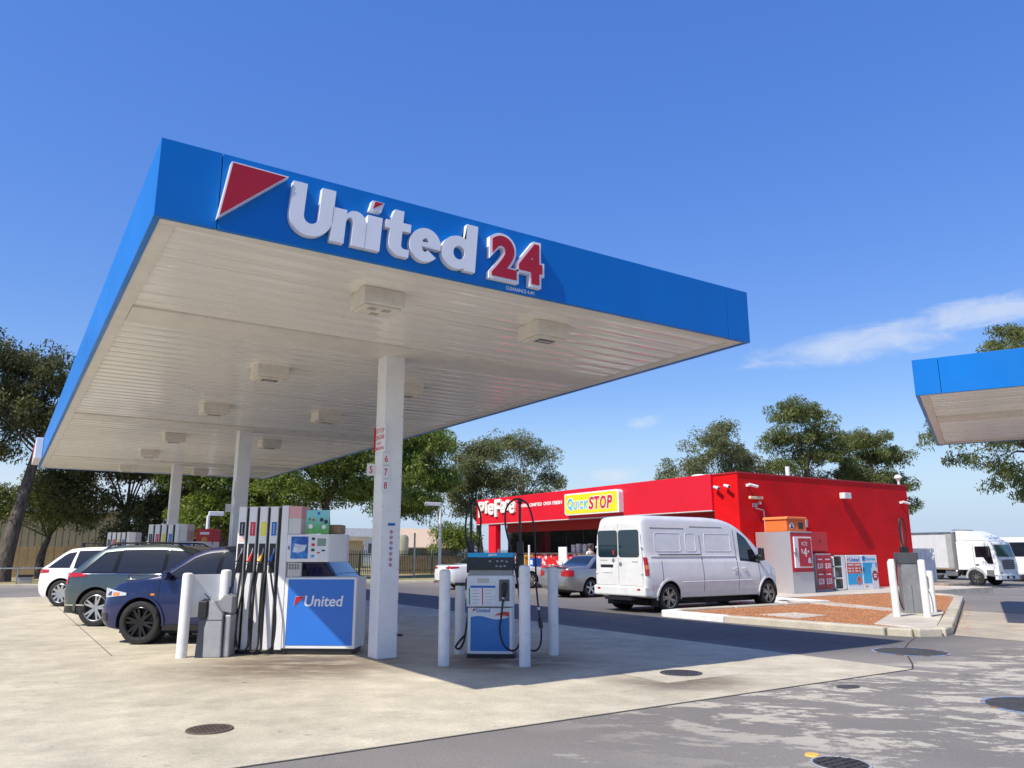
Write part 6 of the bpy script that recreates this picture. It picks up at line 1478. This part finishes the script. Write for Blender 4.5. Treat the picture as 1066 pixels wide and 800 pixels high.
# behind the shop
tree('grey_gum', 'grey green ragged tree behind the shop roof, leftmost of three', (52.0, 46.5, 0), [(51.4, 46.5, 10.6, 2.6, 2.4, 1.9), (53.6, 46.5, 9.6, 2.2, 2.2, 1.8), (49.6, 46.5, 8.8, 1.8, 2, 1.4), (52.2, 46.5, 7.4, 3.0, 2.4, 1.5), (47.6, 46.5, 8.0, 2.2, 2.0, 1.4), (52.4, 46.5, 12.2, 1.8, 1.8, 1.2), (55.8, 46.5, 9.0, 2.4, 2.0, 1.6), (46, 46.5, 6.6, 2.2, 2, 1.1)], LEAF_GREY, 20, 110, 105, .22, .3, (52, 46.5, 6.4), .4)
tree('gum_tree', 'tallest gum tree behind the shop roof with visible trunk', (62.0, 45.0, -.3), [(61.6, 45, 14.0, 3.2, 2.8, 2.2), (64.2, 45, 12.0, 2.8, 2.6, 1.8), (59.0, 45, 11.4, 2.4, 2.4, 1.6), (62.4, 45, 10.2, 2.6, 2.4, 1.2), (58.4, 45, 8.6, 2.4, 2.2, 1.4), (66.4, 45, 10.4, 2.2, 2.2, 1.5)], LEAF_OLIVE, 21, 120, 115, .24, .34, (62, 45, 9.0), .4, limbs=30)
tree('gum_tree', 'rounded olive gum tree behind the far end of the shop roof', (73.0, 45.5, -.4), [(72.0, 45.5, 12.0, 3.4, 3, 2.2), (75.4, 45.5, 10.6, 3.2, 2.8, 2.0), (72.4, 45.5, 8.6, 3.6, 3, 1.6), (77.4, 45.5, 8.4, 2.2, 2.2, 1.5), (69.4, 45.5, 9.0, 2.2, 2.2, 1.5), (78.2, 45.5, 6.2, 1.6, 1.6, 1.2)], LEAF_OLIVE, 22, 140, 120, .25, .34, (73, 45.5, 6.8), .4)
tree('low_tree', 'low bushy growth behind the shop between the taller trees', (66.5, 48.0, -.4), [(66, 48, 7.6, 3.6, 2.5, 2.0), (57, 48, 6.8, 3.6, 2.5, 1.8)], LEAF_GREY, 23, 80, 110, .24, .25, None, .2)
# right edge
tree('hanging_gum', 'gum tree with hanging branches behind the right canopy', (56.0, 23.0, -.55), [(54.6, 23, 15.2, 2.6, 2.6, 1.8), (52.4, 23, 13.8, 1.5, 1.8, 1.0), (57.5, 23, 13.0, 3.2, 3.0, 3.0), (53.6, 23, 8.4, 2.6, 2.6, 2.0), (49.6, 23, 8.4, 2.2, 2.0, 1.1), (46.6, 23, 8.3, 1.8, 1.5, .8), (43.6, 23, 8.0, 1.5, 1.3, .9), (47.8, 23, 6.7, .7, .8, .8), (51.6, 23, 6.2, 1.4, 1.3, 1.3), (53.8, 23, 5.4, 1.8, 1.5, 1.7), (45.6, 23, 6.8, .5, .5, .8), (49.4, 23, 5.6, .6, .6, .7)], LEAF_OLIVE, 24, 150, 105, .19, .42, (55.4, 23, 8.6), .8, (.35, .75), limbs=40)

# ================================================================ fences, buildings, lamp posts beyond the street
FT = mat('fence_tan', (.42, .30, .16), .8, var=.15, vscale=1.2, dirt=.2); ST_ = mat('shed_tan', (.60, .50, .28), .6, var=.06)
f1 = thing('paling_fence', 'brown timber paling fence behind the trees at the left edge', 'fence', (-16, 57.5, .1))
pm_ = MB().box(0, .145, 0, .025, 0, 1.85).mesh('paling')
for i in range(190): inst(pm_, 'paling', FT, f1, (i * .155, random.uniform(-.008, .008), random.uniform(-.03, .03)))
for z in (.4, 1.5): B('rail', FT, f1, 0, 29.5, .03, .1, z, z + .1)
sh = thing('tan_shed', 'long yellow tan corrugated shed wall behind the trees at left', 'shed', (-6, 62.0, 0))
for i in range(34):
    x = i * .40; B('wall_sheet', ST_, sh, x, x + .34, 0, .05, 0, 4.3); 
B('wall_backing', mat('shed_tan_dark', (.48, .40, .22), .7), sh, 0, 13.6, .052, .3, 0, 4.3); B('roof', mat('shed_roof', (.45, .44, .40), .6), sh, -.3, 13.9, -.4, 8, 4.302, 4.5)
f2 = thing('palisade_fence', 'green steel palisade fence along the far side of the street', 'fence', (14.6, 49.0, .1), R(-1))
GF = mat('fence_green', (.05, .085, .06), .5)
pk = MB().prism([(0, 0), (.045, 0), (.045, 1.5), (.0225, 1.6), (0, 1.5)], 0, .03, 'Y').mesh('pale')
for i in range(150): inst(pk, 'pale', GF, f2, (i * .125, 0, .05))
for z in (.25, 1.3): B('rail', GF, f2, 0, 18.8, .031, .06, z, z + .05)
for i in range(8): B('post', mat('fence_post', (.36, .37, .33), .6), f2, i * 2.65, i * 2.65 + .12, .062, .17, 0, 1.65)
kb = B('brush_screen', mat('brush_tan', (.40, .28, .15), .9, var=.3, vscale=6), None, 0, 9.6, 0, .06, 0, 1.25); kb.location = (23.2, 50.1, .1); tag(kb, 'tan screen behind the green palisade fence', 'screen')
gb = thing('gabled_house', 'tan roofed brown house beyond the palisade fence', 'house', (34.0, 73, .1))
B('wall', mat('house_brown', (.17, .09, .06), .8), gb, .3, 6.2, 0, 7, 0, 2.3)
MB().prism([(-.5, 2.2), (3.2, 2.2), (3.2, 2.35), (-.5, 2.35)], 0, .01, 'Y')
rf = MB().add([(-.3, -1.0, 2.0), (6.2, -1.0, 2.0), (6.9, 3.2, 4.0), (.2, 3.2, 4.0), (-.3, -1.0, 1.9), (6.2, -1.0, 1.9), (6.9, 3.2, 3.9), (.2, 3.2, 3.9)], [(0, 1, 2, 3), (7, 6, 5, 4), (0, 4, 5, 1), (1, 5, 6, 2), (2, 6, 7, 3), (3, 7, 4, 0)]).build('roof', mat('roof_tan', (.60, .45, .30), .7, var=.06), gb)
MB().add([(6.2, -1.0, 1.9), (6.9, 3.2, 3.9), (7.2, 7.4, 1.9)], [(0, 1, 2)]).build('gable', mat('house_brown', (.17, .09, .06), .8), gb); MB().add([(6.3, -1.0, 2.0), (6.95, 3.2, 4.0), (7.2, 7.4, 2.0), (.0, 7.4, 2.0), (.2, 3.2, 4.0)], [(1, 2, 3, 4)]).build('roof_back', mat('roof_tan', (.60, .45, .30), .7), gb)
for a in (1.2, 4.0): w = B('window', mat('house_window', (.08, .09, .10), .2), gb, a, a + 1.2, -.02, -.002, 1.0, 1.9)
tk = MB().lathe([(0, 0), (1.1, 0), (1.1, 2.8), (.9, 3.05), (0, 3.15)], 28).build('water_tank', mat('tank_tan', (.56, .50, .32), .5, var=.06), None, smooth=40, loc=(30.4, 66, .1)); tag(tk, 'cream round water tank beside the tan roofed house', 'tank')
def hut(label, x0, x1, y, h, roof_h, mw, mr, name='house'):
    q = thing(name, label, 'house', (x0, y, .1)); w = x1 - x0; B('wall', mw, q, 0, w, 0, 6, 0, h); MB().prism([(-.3, h), (w + .3, h), (w + .1, h + roof_h), (.1, h + roof_h)], -.4, 6.4, 'Y').build('roof', mr, q)
    for k in range(int(w / 2.2)): B('window', mat('house_window', (.08, .09, .10), .2), q, .5 + 2.2 * k, 1.4 + 2.2 * k, -.03, -.002, h * .4, h * .75)
hut('white factory shed far beyond the street behind the pump', 37, 58, 100, 3.6, 1.1, mat('factory_white', (.66, .67, .68), .6), mat('factory_roof', (.72, .73, .75), .5), 'factory')
hut('yellow house wall beyond the street right of the nearest pump', 26.6, 29.6, 72, 2.6, .3, PLASTER_TAN, mat('roof_cream', (.58, .50, .38), .7))
hut('low yellow block house left of the water tank', 29.3, 33.0, 80, 2.2, .2, PLASTER_TAN, mat('roof_cream', (.58, .50, .38), .7))
# small low dark car and boxes far behind to break up the gap
def lamp_post(label, x, y, h, arm, z=.1):
    l = thing('lamp_post', label, 'lamp post', (x, y, z)); MB().tube([(0, 0, 0), (0, 0, h)], [.10, .08], 10).build('pole', WHITE_METAL, l); MB().tube([(0, 0, h - .05), (-arm * .6 if arm < 0 else arm * .6, 0, h)], .06, 8) 
    B('arm', WHITE_METAL, l, min(0, arm), max(0, arm), -.09, .09, h - .02, h + .2, .03); B('lamp_glass', LGLASS, l, min(.2 * arm, arm * .9), max(.2 * arm, arm * .9), -.07, .07, h - .035, h - .021)
lamp_post('white square lamp post beyond the street, right of the first column', 22.5, 42.6, 4.25, -1.05)
lamp_post('white lamp post behind the canopy, left of the second column', 8.3, 39.6, 3.3, .7, .0)
sp2 = MB().tube([(0, 0, 0), (0, 0, 2.6)], .06, 8).build('sign_pole', STEEL, None, loc=(21.0, 43.0, .1)); tag(sp2, 'plain grey steel pole beside the white square lamp post', 'pole')
# clutter on the verge at the left edge
for (x, y, sx, sy, sz, lab) in ((.95, 45.5, .6, .4, .3, 'dark lidded meter box on the verge, leftmost of two'), (2.1, 45.2, .35, .3, .3, 'grey meter box on the verge below a round dial')):
    q = thing('meter_box', lab, 'box', (x, y, .1)); B('body', GREY_LT, q, 0, sx, 0, sy, 0, sz, .02); B('lid', BLACK_PL, q, -.03, sx + .03, -.03, sy + .03, sz + .001, sz + .1, .02)
    if x > 2: MB().lathe([(0, -.05), (.2, -.05), (.22, 0), (.2, .05), (0, .05)], 18, (.17, .15, .68), 'Y').build('dial', BLACK_PL, q); MB().cyl((.17, .15, .39), (.17, .15, .55), .04, n=8).build('stem', STEEL, q)
gr = thing('guard_rail', 'low steel pipe rail on the verge at the left', 'rail', (-.5, 44.6, .1), R(-10))
for k in range(6): MB().cyl((k * 1.4, 0, 0), (k * 1.4, 0, .75), .04, n=8).build('post', STEEL, gr)
MB().tube([(0, 0, .73), (7, 0, .73)], .035, 8).build('top_pipe', STEEL, gr)

# ================================================================ person at the counter
def person():
    pr = thing('person', 'person in a white shirt standing at the shop counter', 'person', (22.5, 28.0, .12), R(10))
    J = {'pelvis': (0, 0, .93), 'chest': (0, .02, 1.28), 'neck': (0, .03, 1.47), 'head': (0, .05, 1.60), 'crown': (0, .05, 1.72)}
    vs_, es_, rd = [], [], []
    def v(p, r_): vs_.append(p); rd.append(r_); return len(vs_) - 1
    def chain(i, ps):
        for p, r_ in ps: k = v(p, r_); es_.append((i, k)); i = k
        return i
    pv = v((0, 0, .93), (.16, .11)); ch = chain(pv, [((0, .01, 1.1), (.14, .10)), ((0, .02, 1.30), (.17, .11)), ((0, .03, 1.42), (.11, .08))]); sh_ = len(vs_) - 1
    nk = chain(sh_, [((0, .035, 1.49), (.05, .05)), ((0, .05, 1.57), (.07, .08)), ((0, .055, 1.66), (.075, .09)), ((0, .05, 1.73), (.05, .06))])
    for s_ in (-1, 1):
        chain(sh_, [((s_ * .19, .03, 1.40), (.06, .06)), ((s_ * .25, .05, 1.14), (.045, .045)), ((s_ * .23, .22, 1.02), (.035, .035)), ((s_ * .22, .30, 1.02), (.03, .018)), ((s_ * .215, .37, 1.01), (.022, .012))])
        chain(pv, [((s_ * .10, 0, .85), (.09, .09)), ((s_ * .11, .01, .48), (.06, .06)), ((s_ * .11, -.02, .09), (.042, .042)), ((s_ * .115, .12, .04), (.04, .03))])
    me = bpy.data.meshes.new('body'); me.from_pydata([p for p in vs_], es_, []); o = bpy.data.objects.new('body', me); COL.objects.link(o); o.parent = pr
    o.modifiers.new('skin', 'SKIN'); 
    for k, sv in enumerate(me.skin_vertices[0].data): sv.radius = rd[k]; sv.use_root = (k == 0)
    sb_ = o.modifiers.new('sub', 'SUBSURF'); sb_.levels = 1; sb_.render_levels = 2
    t = NT('person_skin_clothes'); sp_ = t.node('ShaderNodeSeparateXYZ'); t.link(t.obj(), sp_.inputs[0])
    c = t.mix(t.ramp(sp_.outputs[2], .89, .91), (.03, .035, .05), (.78, .77, .75)); c = t.mix(t.ramp(sp_.outputs[2], 1.455, 1.47), c, (.48, .28, .19)); t.base(c); t.set(Roughness=.7); me.materials.append(t.m)
    MB().lathe([(0, 1.765), (.05, 1.755), (.088, 1.71), (.097, 1.65), (.09, 1.60), (.07, 1.62), (0, 1.70)], 16, (0, .035, 0)).build('hair', mat('hair_dark', (.03, .02, .015), .6), pr, smooth=60)
person()
